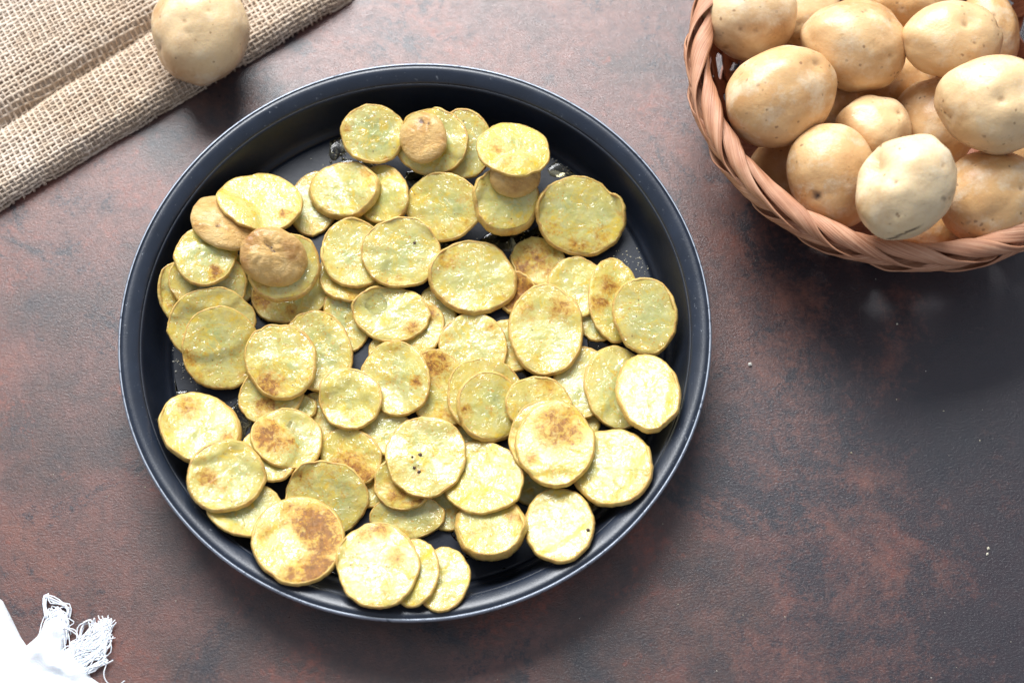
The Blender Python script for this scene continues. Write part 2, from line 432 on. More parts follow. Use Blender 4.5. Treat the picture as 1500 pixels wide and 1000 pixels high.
SEGS = 84; RINGS = 11
def settle(cx, cy, a, b, rot, th, seed, lim=0.30, irr=0.03, dents=()):
    """outline traced as an ellipse in the photograph, carried onto the surface where the slice really lies"""
    rng = random.Random(seed); o1 = rng.uniform(0, 50)
    q = np.arange(SEGS) * 2 * math.pi / SEGS; rr = math.radians(rot)
    fac = np.array([1 + irr * 1.6 * n3(math.cos(t) * 1.1 + o1, math.sin(t) * 1.1, seed * 1.7) + irr * 0.8 * n3(math.cos(t) * 3 + o1, math.sin(t) * 3, 3.1) + irr * 0.35 * n3(math.cos(t) * 8 + o1, math.sin(t) * 8, 6.1) for t in q])
    for (ang, dep, wid) in dents:
        d = (np.degrees(q) - ang + 180) % 360 - 180
        fac = fac * (1 - dep * np.exp(-(d / wid) ** 2))
    ux = a * np.cos(q) * fac; uy = b * np.sin(q) * fac
    bx = cx + ux * math.cos(rr) - uy * math.sin(rr); by = cy - (ux * math.sin(rr) + uy * math.cos(rr))
    pa, pb, pc = 0.0, 0.0, FLOOR_Z
    c = P(cx, cy, FLOOR_Z + th)
    for it in range(3):
        zc = pc + th
        pts = []
        for X, Y in zip(bx, by):
            w = P(X, Y, zc)
            for _ in range(2):
                z = zc + pa * (w.x - c.x) + pb * (w.y - c.y); w = P(X, Y, z)
            pts.append((w.x, w.y))
        pts = np.array(pts); c = P(cx, cy, zc)
        # cells under the slice
        ang = np.arctan2(pts[:, 1] - c.y, pts[:, 0] - c.x); rad = np.hypot(pts[:, 0] - c.x, pts[:, 1] - c.y)
        o = np.argsort(ang); ang_s = ang[o]; rad_s = rad[o]
        g_ang = np.arctan2(GY - c.y, GX - c.x); g_r = np.hypot(GX - c.x, GY - c.y)
        lim_r = np.interp(g_ang, ang_s, rad_s, period=2 * math.pi)
        mask = g_r <= lim_r
        pa, pb, pc = rest(GX[mask], GY[mask], H[mask], c.x, c.y, lim)
    pts = []; zc = pc + th                       # outline once more, on the plane finally found
    c = P(cx, cy, zc)
    for X, Y in zip(bx, by):
        w = P(X, Y, zc)
        for _ in range(4):
            w = P(X, Y, zc + pa * (w.x - c.x) + pb * (w.y - c.y))
        pts.append((w.x, w.y))
    pts = np.array(pts)
    pc -= 0.0003
    return pts, c, (pa, pb, pc), mask, g_r / np.maximum(lim_r, 1e-6)

def bottom_fn(c, pl, flex, droop):
    pa, pb, pc = pl
    HS = blur(np.maximum(blur(dil(H, 2), 5), dil(H, 1)), 1)
    def f(x, y):
        p = pc + pa * (x - c.x) + pb * (y - c.y)
        h = gsample(HS, x, y); t = np.maximum(h, p - droop)
        return np.minimum(p * (1 - flex) + t * flex, p + 0.0003)
    return f

GROUP = 'cooked potato slices in the pan'
def add_slice(key, cx, cy, a, b, rot=0, th=4.2, flex=0.34, taper=0.0, spots=(), scorch=(), tone=0.3, label='', dents=(), irr=0.04, fold=None, peel=1.0):
    global H
    seed = sum(ord(ch) * (i + 3) for i, ch in enumerate(key)); rng = random.Random(seed)
    th = th * 0.80 / 1000
    pts, c, pl, mask, grel = settle(cx, cy, a, b, rot, th, seed, irr=irr, dents=dents)
    bot = bottom_fn(c, pl, flex, 0.006)
    def zb(x, y):
        z = bot(np.array([x]), np.array([y]))[0]
        if fold:                       # a soft ripple running across the slice
            ang, amp, per, ph = fold
            s = (x - c.x) * math.cos(math.radians(ang)) + (y - c.y) * math.sin(math.radians(ang))
            z += amp / 1000 * (0.5 + 0.5 * math.sin(2 * math.pi * s / (per / 1000) + ph))
        return z
    # spots: (dx, dy, radius) in photo pixels
    sp = [(P(cx + dx, cy + dy, pl[2] + th), r * 0.00036, k) for (dx, dy, r, k) in spots]
    sc = [(P(cx + dx, cy + dy, pl[2] + th), r * 0.00036) for (dx, dy, r) in scorch]
    o1 = rng.uniform(0, 90)
    verts = []; faces = []; brown = []; rads = []; scor = []
    org = Vector((c.x, c.y, pl[2]))
    def put(x, y, z, rad, top=True):
        verts.append(Vector((x, y, z)) - org); rads.append(rad)
        v = 0.0; s = 0.0
        if top:
            for (w, r, k) in sp:
                d = math.hypot(x - w.x, y - w.y) / r
                if d < 1.8: v = max(v, k * max(0.0, 1 - (d / 1.8) ** 2))
            for (w, r) in sc:
                d = math.hypot(x - w.x, y - w.y) / r
                s = max(s, min(1.0, max(0.0, 2.0 - 1.6 * d)))
        brown.append(v); scor.append(s)
    inset = 0.0005
    ringr = [k / RINGS for k in range(1, RINGS)] + [0.965, 1.0]
    rws = len(ringr)
    put(c.x, c.y, zb(c.x, c.y) + th - 0.0003, 0)
    thv = [th * (1 + 0.38 * n3(math.cos(2 * math.pi * s / SEGS) + o1, math.sin(2 * math.pi * s / SEGS), 0)) for s in range(SEGS)]
    for rr_ in ringr:
        for s in range(SEGS):
            px, py = pts[s]; R = math.hypot(px - c.x, py - c.y); sc_ = (R * (1 - taper * 0.5) - inset) / R
            x = c.x + (px - c.x) * rr_ * sc_; y = c.y + (py - c.y) * rr_ * sc_
            lump = 0.00045 * n3(x * 130, y * 130, o1) + 0.00022 * n3(x * 380, y * 380, o1)
            tt = th + (thv[s] - th) * rr_
            z = zb(x, y) + tt + lump - 0.0004 * (1 - rr_ ** 2)
            if rr_ == 1.0: z -= 0.0002
            put(x, y, z, rr_)
    side = len(verts)
    for s in range(SEGS):                         # the cut edge stays crisp
        k = 1 + (rws - 1) * SEGS + s
        verts.append(verts[k].copy()); rads.append(1.0); brown.append(brown[k]); scor.append(scor[k])
    base = len(verts)
    for s in range(SEGS):                         # underside rim
        px, py = pts[s]; R = math.hypot(px - c.x, py - c.y); sc_ = (R * (1 + taper * 0.25) - inset) / R
        x = c.x + (px - c.x) * sc_; y = c.y + (py - c.y) * sc_
        put(x, y, zb(x, y) + 0.0003, 1.0, False)
    put(c.x, c.y, zb(c.x, c.y) + 0.0003, 0, False)
    for s in range(SEGS):
        s2 = (s + 1) % SEGS
        faces.append((0, 1 + s, 1 + s2))
        for k in range(rws - 1):
            faces.append((1 + k * SEGS + s, 1 + (k + 1) * SEGS + s, 1 + (k + 1) * SEGS + s2, 1 + k * SEGS + s2))
        faces.append((side + s, base + s, base + s2, side + s2))
        faces.append((base + s, base + SEGS, base + s2))
    me = mesh('flesh', verts, faces)
    fattr(me, 'brown', brown); fattr(me, 'rad', rads); fattr(me, 'scorch', scor)
    o = bpy.data.objects.new('potato_slice', None); COL.objects.link(o); o.location = org; o.empty_display_size = 0.01
    fo = link('flesh', me, M_FLESH, o); fo['tone'] = float(tone)
    tag(o, label, 'potato slice', GROUP)
    for q, (w, r) in enumerate(sc):               # charred spots: little crusts on the face
        vs_ = []; fs_ = []; nn = 12; zt_ = zb(w.x, w.y) + th + 0.0001
        for (f, dz) in ((1.15, -0.0006), (0.8, 0.00012), (0.35, 0.00022)):
            for k in range(nn):
                t = 2 * math.pi * k / nn; e = r * f * (1 + 0.5 * n3(math.cos(t) * 1.3 + q * 5, math.sin(t) * 1.3, seed))
                vs_.append(Vector((w.x + e * math.cos(t), w.y + e * math.sin(t), zt_ + dz)) - org)
        vs_.append(Vector((w.x, w.y, zt_ + 0.0002)) - org)
        for lv in range(2):
            for k in range(nn):
                k2 = (k + 1) % nn; fs_.append((lv * nn + k, lv * nn + k2, (lv + 1) * nn + k2, (lv + 1) * nn + k))
        for k in range(nn): fs_.append((2 * nn + k, 2 * nn + (k + 1) % nn, 3 * nn))
        link('charred_spot', mesh('charred_spot', vs_, fs_), M_CHAR, o)
    # peel round the edge, a closed band of uneven width
    verts = []; faces = []; NP = 7
    for s in range(SEGS):
        px, py = pts[s]; R = math.hypot(px - c.x, py - c.y); dx = (px - c.x) / R; dy = (py - c.y) / R
        t = 2 * math.pi * s / SEGS
        wdt = 0.0001 + 0.0004 * peel * max(0.0, 0.5 + 1.1 * n3(math.cos(t) * 1.8 + o1, math.sin(t) * 1.8, 7)) + 0.0002 * n3(s * 0.9, o1)
        rough = 0.00035 * n3(math.cos(t) * 7 + o1, math.sin(t) * 7, 2)
        Rt = R * (1 - taper * 0.5); Rb = R * (1 + taper * 0.25); Rm = (Rt + Rb) / 2 + 0.0003 + 0.0004 * (1 if taper else 0.5)
        zt = zb(px, py) + thv[s] - 0.0005; z0 = zb(px, py)
        loop = [(Rt - inset - wdt, zt + 0.00035), (Rt - inset + 0.0001, zt + 0.00042), (Rt + 0.0001 + rough, zt + 0.0001), (Rm + rough, z0 + thv[s] * 0.5), (Rb + 0.0001 + rough, z0 + 0.0007), (Rb - 0.0006, z0 + 0.0001), (Rt - 0.0016, z0 + thv[s] * 0.5)]
        for (r, z) in loop:
            verts.append(Vector((c.x + dx * r, c.y + dy * r, z)) - org)
    for s in range(SEGS):
        s2 = (s + 1) % SEGS
        for k in range(NP):
            k2 = (k + 1) % NP
            faces.append((s * NP + k, s * NP + k2, s2 * NP + k2, s2 * NP + k))
    link('peel', mesh('peel', verts, faces), M_PEEL, o)
    xs = GX[mask]; ys = GY[mask]
    top = np.array([zb(x, y) for x, y in zip(xs, ys)]) if fold else bot(xs, ys)
    H[mask] = np.maximum(H[mask], top + th + 0.0001)
    return o

def add_cap(key, cx, cy, a, b, rot=0, th=11, eyes=(), spots=(), label='', flex=0.3, irr=0.035, power=2.0, lumps=1.0):
    """end cut of a potato lying skin side up"""
    global H
    seed = sum(ord(ch) * (i + 3) for i, ch in enumerate(key)); rng = random.Random(seed)
    th = th / 1000
    pts, c, pl, mask, grel = settle(cx, cy, a, b, rot, th * 0.5, seed, irr=irr)
    bot = bottom_fn(c, pl, flex, 0.003)
    org = Vector((c.x, c.y, pl[2])); o1 = rng.uniform(0, 90)
    zb = lambda x, y: bot(np.array([x]), np.array([y]))[0]
    ev = [(P(cx + dx, cy + dy, pl[2] + th), r * 0.00036, dep / 1000) for (dx, dy, r, dep) in eyes]
    sv = [(P(cx + dx, cy + dy, pl[2] + th), r * 0.00036, k) for (dx, dy, r, k) in spots]
    verts = []; faces = []; eye = []; brown = []
    def put(x, y, z):
        e = 0; dz = 0; bw = 0
        for (w, r, dep) in ev:
            d = math.hypot(x - w.x, y - w.y) / r; g = math.exp(-d * d)
            dz -= dep * g; e = max(e, g)
        for (w, r, k) in sv:
            d = math.hypot(x - w.x, y - w.y) / r
            bw = max(bw, k * max(0, 1 - (d / 1.6) ** 2))
        verts.append(Vector((x, y, z + dz)) - org); eye.append(e); brown.append(bw)
    NR = 18
    put(c.x, c.y, zb(c.x, c.y) + th)
    for k in range(1, NR + 1):
        u = k / NR; ph = u * math.pi / 2
        rr_ = math.sin(ph); hh = math.cos(ph) ** (2 / power * 1.0)
        for s in range(SEGS):
            px, py = pts[s]; x = c.x + (px - c.x) * rr_; y = c.y + (py - c.y) * rr_
            lump = (0.0013 * n3(x * 70, y * 70, o1) + 0.0007 * abs(n3(x * 190, y * 120, o1)) + 0.0004 * n3(x * 420, y * 420, o1)) * lumps * (0.3 + hh * 0.7)
            put(x, y, zb(x, y) + 0.0012 + (th - 0.0012) * hh + lump)
    for s in range(SEGS):
        s2 = (s + 1) % SEGS
        faces.append((0, 1 + s, 1 + s2))
        for k in range(NR - 1):
            faces.append((1 + k * SEGS + s, 1 + (k + 1) * SEGS + s, 1 + (k + 1) * SEGS + s2, 1 + k * SEGS + s2))
    me = mesh('skin', verts, faces); fattr(me, 'eye', eye); fattr(me, 'brown', brown)
    o = bpy.data.objects.new('potato_end_cut', None); COL.objects.link(o); o.location = org; o.empty_display_size = 0.01
    link('skin', me, M_CAP, o)
    tag(o, label, 'potato slice', GROUP)
    # cut face underneath
    verts = []; faces = []; rd = []
    for lev, (f, dz) in enumerate(((0.985, 0.0016), (1.0, 0.0008), (0.985, 0.0002))):
        for s in range(SEGS):
            px, py = pts[s]; x = c.x + (px - c.x) * f; y = c.y + (py - c.y) * f
            verts.append(Vector((x, y, zb(x, y) + dz)) - org); rd.append(1.0)
    for lev in range(2):
        for s in range(SEGS):
            s2 = (s + 1) % SEGS
            faces.append((lev * SEGS + s, (lev + 1) * SEGS + s, (lev + 1) * SEGS + s2, lev * SEGS + s2))
    verts.append(Vector((c.x, c.y, zb(c.x, c.y) + 0.0002)) - org); rd.append(0)
    for s in range(SEGS): faces.append((2 * SEGS + s, 3 * SEGS, 2 * SEGS + (s + 1) % SEGS))
    me = mesh('cut_face', verts, faces); fattr(me, 'rad', rd); fattr(me, 'brown', [0.2] * len(verts)); fattr(me, 'scorch', [0.0] * len(verts))
    cf = link('cut_face', me, M_FLESH, o); cf['tone'] = 0.6
    xs = GX[mask]; ys = GY[mask]; g = np.clip(grel[mask], 0, 1)
    H[mask] = np.maximum(H[mask], bot(xs, ys) + 0.0012 + (th - 0.0012) * np.sqrt(1 - g * g))
    return o

# ------------------------------------------------------------------ the slices, lowest first
S = add_slice; CAPF = add_cap
def build_slices():
    # bottom of the heap
    S('X1', 585, 515, 44, 40, 0, 3.2, tone=0.5, spots=((12, 8, 16, .6),), label='low slice glimpsed between the freckled pale slices at the heart of the heap')
    S('X2', 680, 625, 42, 40, 37, 3.2, tone=0.4, spots=((-12, 8, 16, .6),), label='low slice glimpsed under the stacked pair and the bright glossy slice')
    S('X3', 548, 700, 42, 38, 74, 3.2, tone=0.6, spots=((12, 8, 16, .6),), label='low slice glimpsed beneath the golden-brown rough slice')
    S('X4', 478, 442, 40, 36, 21, 3.2, tone=0.4, spots=((-12, 8, 16, .6),), label='low slice glimpsed beneath the pale pair beside the split-eyed end cut')
    S('X5', 745, 505, 36, 40, 58, 3.2, tone=0.5, spots=((12, 8, 16, .6),), label='low slice glimpsed between the tall oval slice and the orange-dotted one')
    S('X6', 650, 545, 40, 36, 5, 3.2, tone=0.7, spots=((-12, 8, 16, .6),), label='low slice glimpsed beneath the orange-roasted slice')
    S('X7', 840, 610, 40, 42, 42, 3.2, tone=0.2, spots=((12, 8, 16, .6),), label='low slice glimpsed beneath the speckled orange slice and the overlapping trio')
    S('X8', 470, 610, 38, 36, 79, 3.2, tone=0.4, spots=((-12, 8, 16, .6),), label='low slice glimpsed beneath the squarish shiny slice')
    S('X9', 660, 740, 36, 36, 26, 3.2, tone=0.3, spots=((12, 8, 16, .6),), label='low slice glimpsed beneath the black-spotted and the very bright slices')
    S('X10', 545, 335, 42, 38, 63, 3.2, tone=0.5, spots=((-12, 8, 16, .6),), label='low slice glimpsed beneath the wavy yellow slice and the pale pair')
    # far side of the pan
    S('T3', 680, 206, 42, 50, 8, 3.2, tone=0.0, label='thin grey-green slice peeping out from behind the slice that carries a small brown end cut')
    S('T2', 633, 203, 54, 48, 0, 4.6, tone=0.15, label='shaded greenish slice with a small brown-skinned end cut lying on it')
    S('T6', 650, 299, 54, 50, 10, 4.2, tone=0.65, spots=((25, 30, 16, .6), (-10, 40, 14, .5), (30, -5, 12, .5)), label='yellow oil-mottled slice just below the one holding the small brown end cut')
    S('S4b', 571, 292, 26, 30, 0, 3.0, tone=0.8, label='small yellow slice mostly hidden, its edge showing beneath a larger wavy slice')
    S('S5', 460, 297, 37, 46, -10, 3.6, tone=0.2, spots=((-5, 40, 14, .5),), label='thin pale green slice wedged between the dented slice and the brown-skinned edge')
    S('S4', 559, 278, 37, 43, 5, 3.4, flex=0.7, tone=0.75, spots=((15, -20, 12, .5),), label='wavy yellow slice tucked under the slice with a thick brown skin edge')
    S('S3', 504, 274, 52, 41, 12, 6.5, taper=0.10, tone=0.2, spots=((36, -20, 10, .8), (44, 0, 8, .6)), label='tilted pale green slice with thick brown skin showing along one edge')
    S('T1', 546, 192, 47, 43, 0, 4.0, tone=0.05, spots=((-41, -5, 8, .8), (20, 34, 6, .9), (-20, -22, 14, .35)), label='single pale green slice with two small orange spots beside a puddle of oil')
    CAPF('T2b', 620, 199, 35, 37, 15, 7.0, eyes=((-3, -22, 7, .8), (8, -18, 4, .4)), spots=((0, -18, 18, .7),), label='small brown-skinned end cut with dark eye resting on a shaded slice')
    S('T5', 741, 287, 48, 50, 0, 8.0, taper=0.08, tone=0.45, spots=((-30, 38, 14, .5),), label='thick pale slice with a dome of brown skin on its far half')
    CAPF('T5b', 755, 256, 38, 30, 5, 8, spots=((-5, -10, 16, .6),), label='brown-skinned end cut half covered by a rippled yellow slice')
    S('T4', 752, 216, 53, 38, -8, 3.2, flex=0.5, tone=0.75, fold=(100, 2.4, 46, 0.6), spots=((-25, 0, 13, .6), (-5, 22, 14, .5)), label='rippled yellow slice draped over a brown-skinned end cut')
    S('L3', 258, 428, 27, 46, 8, 3.6, tone=0.35, spots=((-15, 10, 14, .5),), label='narrow edge of a slice lowest in a fan of three against the pan wall')
    S('L4', 348, 408, 28, 36, 0, 3.2, tone=0.3, spots=((5, 5, 14, .5),), label='mostly hidden slice glimpsed beside the end cut with the split eye')
    S('L2', 303, 408, 57, 47, -12, 3.8, tone=0.35, label='middle slice of a fan of three against the pan wall')
    S('L1', 299, 372, 46, 43, 0, 4.0, tone=0.05, spots=((16, 22, 9, .95), (12, 30, 7, .7)), label='round green-tinged slice with one small brown spot, uppermost of a fan of three')
    CAPF('S2', 328, 323, 53, 38, -18, 7.5, eyes=((-8, 8, 6, .9),), spots=((-10, 6, 10, .5), (-35, -20, 14, .4)), label='smooth tan end cut with a small eye, under a dented slice', lumps=0.6)
    S('S1', 379, 290, 60, 42, -8, 4.6, flex=0.75, tone=0.45, dents=((115, .07, 18),), spots=((38, 16, 11, .8), (15, 30, 12, .4), (-40, 5, 12, .4)), label='yellow slice with a dented far edge leaning on a smooth tan end cut')
    S('C3', 424, 428, 60, 43, 14, 4.2, tone=0.5, spots=((-40, 5, 20, .9), (0, 30, 16, .6), (20, -15, 16, .7)), label='browned slice at the bottom of the pile under the split-eyed end cut')
    S('C2', 414, 388, 54, 49, 20, 5.0, taper=0.05, tone=0.3, spots=((-35, 30, 12, .6),), label='cream slice carrying the roasted end cut with a split eye')
    CAPF('C1', 399, 373, 51, 43, -18, 8.5, eyes=((-10, -16, 4, 1.6), (-6, -13, 4, 1.6), (-2, -10, 4, 1.6), (2, -6, 4, 1.4)), spots=((-25, -28, 20, .8), (34, -14, 22, .75), (-45, 14, 12, .7), (24, 12, 14, .5)), label='roasted golden-brown end cut with a split dark eye', lumps=2.0)
    # centre of the far half
    S('E2', 788, 382, 40, 34, -15, 4.6, tone=0.7, spots=((0, -5, 26, .85), (-25, 10, 18, 1.0), (25, 15, 14, .8)), irr=0.07, label='ragged brown-roasted slice in the dark oily gap beneath a large bent slice')
    S('E2b', 755, 428, 28, 34, 20, 4.5, tone=1.0, spots=((0, 0, 30, 1.2),), irr=0.08, label='dark browned scrap of slice almost buried between large slices')
    S('M4', 507, 468, 31, 47, 20, 3.4, tone=0.1, label='moist green slice low between a long cream slice and a pale glossy slice')
    S('D4b', 640, 462, 27, 44, 12, 3.0, tone=0.45, label='narrow slice edge showing behind a hidden yellow slice near the centre')
    S('D4', 610, 477, 42, 42, -10, 3.4, tone=0.55, spots=((20, -18, 13, .8),), label='hidden yellow slice beneath the glossy slice with an orange smear')
    S('D1b', 515, 398, 48, 41, 15, 4.0, tone=0.5, spots=((10, 36, 14, .6), (-30, 20, 10, .4)), label='slice whose golden edge shows just beneath a pair of big pale slices')
    S('D1', 518, 368, 47, 52, 15, 4.4, tone=0.25, spots=((0, 20, 10, .4),), label='pale slice half covered by the slice with a small dark nick')
    S('D3', 572, 456, 56, 41, -8, 3.6, flex=0.7, tone=0.35, spots=((30, 22, 11, .9), (-10, -30, 14, .4)), label='glossy pale slice with one orange smear under the slice with a dark nick')
    S('D2', 587, 368, 58, 52, 0, 4.2, flex=0.3, tone=0.3, spots=((-8, 40, 14, .55), (30, 25, 8, .5)), scorch=((20, -14, 2),), label='large pale round slice with a small dark nick near its middle')
    S('T7', 851, 313, 66, 56, -14, 5.2, flex=0.55, taper=0.03, tone=0.4, dents=((62, .06, 14),), fold=(35, 1.6, 60, 0.4), spots=((30, 25, 15, .55), (-5, 42, 18, .6), (-45, 15, 14, .5)), label='large buckled oily slice with a notch, out by the bare pan floor')
    S('G1', 693, 508, 50, 50, 0, 4.2, tone=0.15, spots=((-38, -15, 9, .7), (28, -30, 7, .7)), label='pale greenish slice with two little orange edge spots below the biggest round slice')
    S('E1', 693, 403, 63, 54, -8, 6.0, taper=0.05, tone=0.4, spots=((-35, -22, 16, .6), (-15, 45, 16, .3)), label='biggest round pale slice, thick with golden peel, at the heap centre')
    # right side
    S('F2b', 876, 472, 26, 26, 0, 3.0, tone=0.1, label='small green bit of slice in the gap beneath a leaning row of three')
    S('F2', 845, 420, 41, 45, 0, 3.6, tone=0.45, spots=((28, 5, 14, .4),), label='plain yellow slice lowest in the leaning row of three near the oily floor')
    S('F3', 900, 437, 37, 62, 6, 3.8, tone=0.65, spots=((-8, -18, 17, .85), (-20, 8, 13, .9)), label='orange-streaked middle slice of a leaning row of three')
    S('F4', 945, 459, 47, 57, 14, 4.6, taper=0.03, tone=0.1, label='smooth grey-cream slice topping a leaning row of three')
    S('I1', 853, 560, 42, 52, 0, 3.6, tone=0.0, label='dull grey-green slice in the shadow behind the tall oval slice')
    S('F1', 800, 481, 54, 66, 0, 5.6, taper=0.02, tone=0.4, spots=((-28, -22, 16, .6), (22, -30, 18, .8), (5, -10, 12, .4)), label='tall oval slice with golden edge and faint brown freckles')
    S('I2', 905, 566, 48, 60, 10, 4.2, tone=0.2, label='middle slice of a trio overlapping beside the right pan wall, golden-edged')
    S('I4', 898, 682, 60, 57, 18, 5.4, taper=0.05, tone=0.3, spots=((50, 25, 14, .4),), label='broad pale glossy slice with thick peel, next to the speckled orange slice')
    S('I3', 951, 572, 46, 57, 12, 6.2, taper=0.07, tone=0.1, label='thick white-fleshed slice with wide golden peel topping a trio')
    # left side
    S('L5', 307, 471, 65, 50, 12, 3.8, tone=0.3, label='smooth pale slice half hidden behind the big yellow slice at the left wall')
    S('L6', 323, 508, 58, 60, 0, 4.4, tone=0.5, spots=((-46, 18, 10, .75), (-30, 35, 12, .5), (20, 10, 12, .3)), label='big yellow slice with an orange smear at its edge, leaning on a smooth slice')
    S('M5', 445, 596, 18, 18, 0, 3.0, tone=0.6, irr=0.08, label='tiny curled scrap of slice in the dark gap beside the freckled slice')
    S('M3', 396, 576, 48, 42, 25, 3.6, tone=0.4, spots=((-8, 15, 16, .8), (10, -5, 14, .6)), label='slice with brown smear poking out beneath an orange-cornered slice')
    S('M2', 465, 512, 49, 61, 18, 4.2, tone=0.35, label='long smooth cream slice behind the orange-cornered slice')
    S('M1', 411, 527, 52, 56, 8, 5.0, taper=0.03, tone=0.4, spots=((-18, 35, 20, .95), (-30, 20, 12, .7), (0, -22, 10, .35)), label='upright slice with an orange-brown corner lying over a long cream slice')
    S('K1', 290, 624, 60, 52, -14, 8.0, taper=0.06, tone=0.2, spots=((-15, -30, 18, .7), (40, 15, 10, .8)), label='thick oil-soaked slice standing apart against the pan wall')
    S('G5', 566, 632, 37, 34, 0, 3.4, tone=0.5, label='partly hidden greenish slice between the freckled slice and the black-spotted one')
    S('K5', 513, 668, 46, 42, -30, 3.8, tone=0.9, spots=((0, 22, 26, .9), (20, 35, 20, 1.0), (-15, -5, 15, .5)), label='rough golden-brown slice beside the black-spotted slice')
    S('G3', 642, 568, 43, 58, 14, 3.8, tone=0.65, spots=((-8, -36, 24, .95), (5, -10, 14, .5), (10, 40, 14, .6)), label='orange-roasted slice squeezed between a freckled slice and a stacked pair')
    S('G2', 580, 553, 49, 54, 20, 4.4, flex=0.5, tone=0.3, spots=((30, 8, 8, .9), (0, -5, 14, .4), (-5, -45, 10, .5)), label='pale slice with rough ruffled edge and one orange dot')
    S('G4', 513, 583, 46, 46, 0, 4.0, flex=0.5, tone=0.7, spots=((10, 30, 14, .5), (-40, 0, 10, .5)), fold=(75, 0.9, 26, 0), label='squarish shiny yellow slice with wet ridges')
    S('K2b', 392, 663, 42, 36, -35, 4.0, flex=0.8, tone=0.4, fold=(120, 0.8, 40, 1), label='wet bright slice folded beneath the brown-smeared slice')
    S('K2', 420, 641, 53, 43, -12, 3.8, flex=0.4, tone=0.25, spots=((-28, -2, 24, .95), (-5, 8, 18, .8), (32, 12, 10, .4)), label='green-tinged slice with a large orange-brown smear on one half')
    S('K4', 356, 742, 58, 42, -14, 4.0, tone=0.15, label='greenish slice lying mostly underneath the pale slice with brown dash')
    S('K3', 328, 695, 58, 52, 10, 5.6, taper=0.04, tone=0.35, spots=((-25, 5, 11, .95), (-5, 22, 8, .5), (-30, -20, 9, .4)), label='pale slice with a brown dash on one side and golden thick edge')
    # near side
    S('K6', 476, 728, 60, 56, -20, 5.0, tone=0.45, spots=((-35, -25, 18, .6), (10, -42, 16, .5), (30, -10, 10, .4)), label='smooth cream slice behind the most browned slice')
    S('K7', 436, 790, 65, 63, 0, 5.4, flex=0.2, taper=0.02, tone=0.85, spots=((25, -25, 26, 1.15), (38, 0, 22, 1.1), (0, -38, 22, .8), (28, 45, 22, 1.2), (-5, 55, 16, .8), (-50, -10, 14, .6)), label='most browned slice with big toasted patches by the pan edge')
    S('J3', 596, 755, 55, 34, 4, 4.0, tone=0.2, spots=((-5, 20, 13, .5),), label='greenish slice under the brown-edged slice near bare pan floor')
    S('J1b', 590, 706, 43, 40, 14, 4.0, tone=0.7, spots=((-5, 15, 20, .8), (25, 30, 16, .7), (-20, 5, 14, .6)), label='brown-edged yellow slice directly beneath the black-spotted slice')
    S('J6', 778, 712, 28, 26, 0, 3.2, tone=0.0, label='small shadowed green slice low beside the speckled orange slice')
    S('J5', 820, 768, 51, 55, 0, 5.0, taper=0.03, tone=0.05, spots=((-35, -30, 12, .5),), scorch=((41, 10, 2.4),), label='pale green slice with a small purple-brown mark near its edge')
    S('J4', 719, 768, 52, 47, 10, 9.5, taper=0.14, tone=0.3, spots=((35, -15, 14, .7), (-10, 10, 20, .4)), label='thickest slice with wide brown skin all round, under a very bright slice')
    S('J2', 706, 698, 60, 54, -6, 4.2, flex=0.4, tone=0.5, spots=((55, 10, 10, .3),), label='very bright glossy yellow-white slice beside the black-spotted slice')
    S('J1', 622, 667, 60, 59, 0, 4.4, flex=0.4, tone=0.25, spots=((-12, 8, 14, .35), (-38, 28, 12, .5), (-6, 28, 10, .5)), scorch=((-7, -2, 2.7), (-18, 2, 1.6), (-15, 18, 2.2), (-8, 24, 2.3)), label='white slice with four tiny black spots')
    S('H1a', 709, 578, 55, 57, 15, 4.2, tone=0.55, label='lower of two stacked yellow slices near the centre, only its border showing')
    S('H1b', 717, 593, 47, 52, 15, 5.4, taper=0.06, tone=0.6, spots=((-38, 10, 12, .6), (0, 5, 8, .4)), label='upper of two stacked yellow slices near the centre')
    S('H2', 790, 592, 49, 42, -8, 4.0, tone=0.55, spots=((10, -28, 14, .7), (-15, -20, 10, .4)), label='yellow slice behind the speckled orange slice, crusted along its top')
    S('H2b', 800, 640, 54, 56, -15, 4.0, tone=0.6, spots=((-45, 0, 14, .6),), label='hidden slice beneath the speckled orange one, only its golden edge visible')
    S('H3', 813, 648, 57, 61, 0, 5.2, taper=0.03, tone=0.85, spots=((5, -25, 30, .85), (25, -15, 20, .8), (-35, 25, 12, .6), (-10, 45, 10, .5)), label='golden slice with orange-brown speckled roasting on its upper half')
    S('N3', 648, 846, 39, 47, -12, 3.6, tone=0.45, label='lowest slice of a fan of three on the bare near floor')
    S('N2', 606, 838, 36, 50, -10, 3.8, tone=0.6, spots=((22, -10, 10, .4),), label='middle slice of a fan of three on the near pan floor')
    S('N1', 553, 826, 60, 63, 10, 5.0, tone=0.45, spots=((25, -10, 13, .7), (-20, -50, 14, .6), (5, -55, 12, .9), (-35, -20, 10, .4), (20, 35, 12, .5)), label='large yellow slice with scattered brown specks, uppermost of a fan of three')
build_slices()

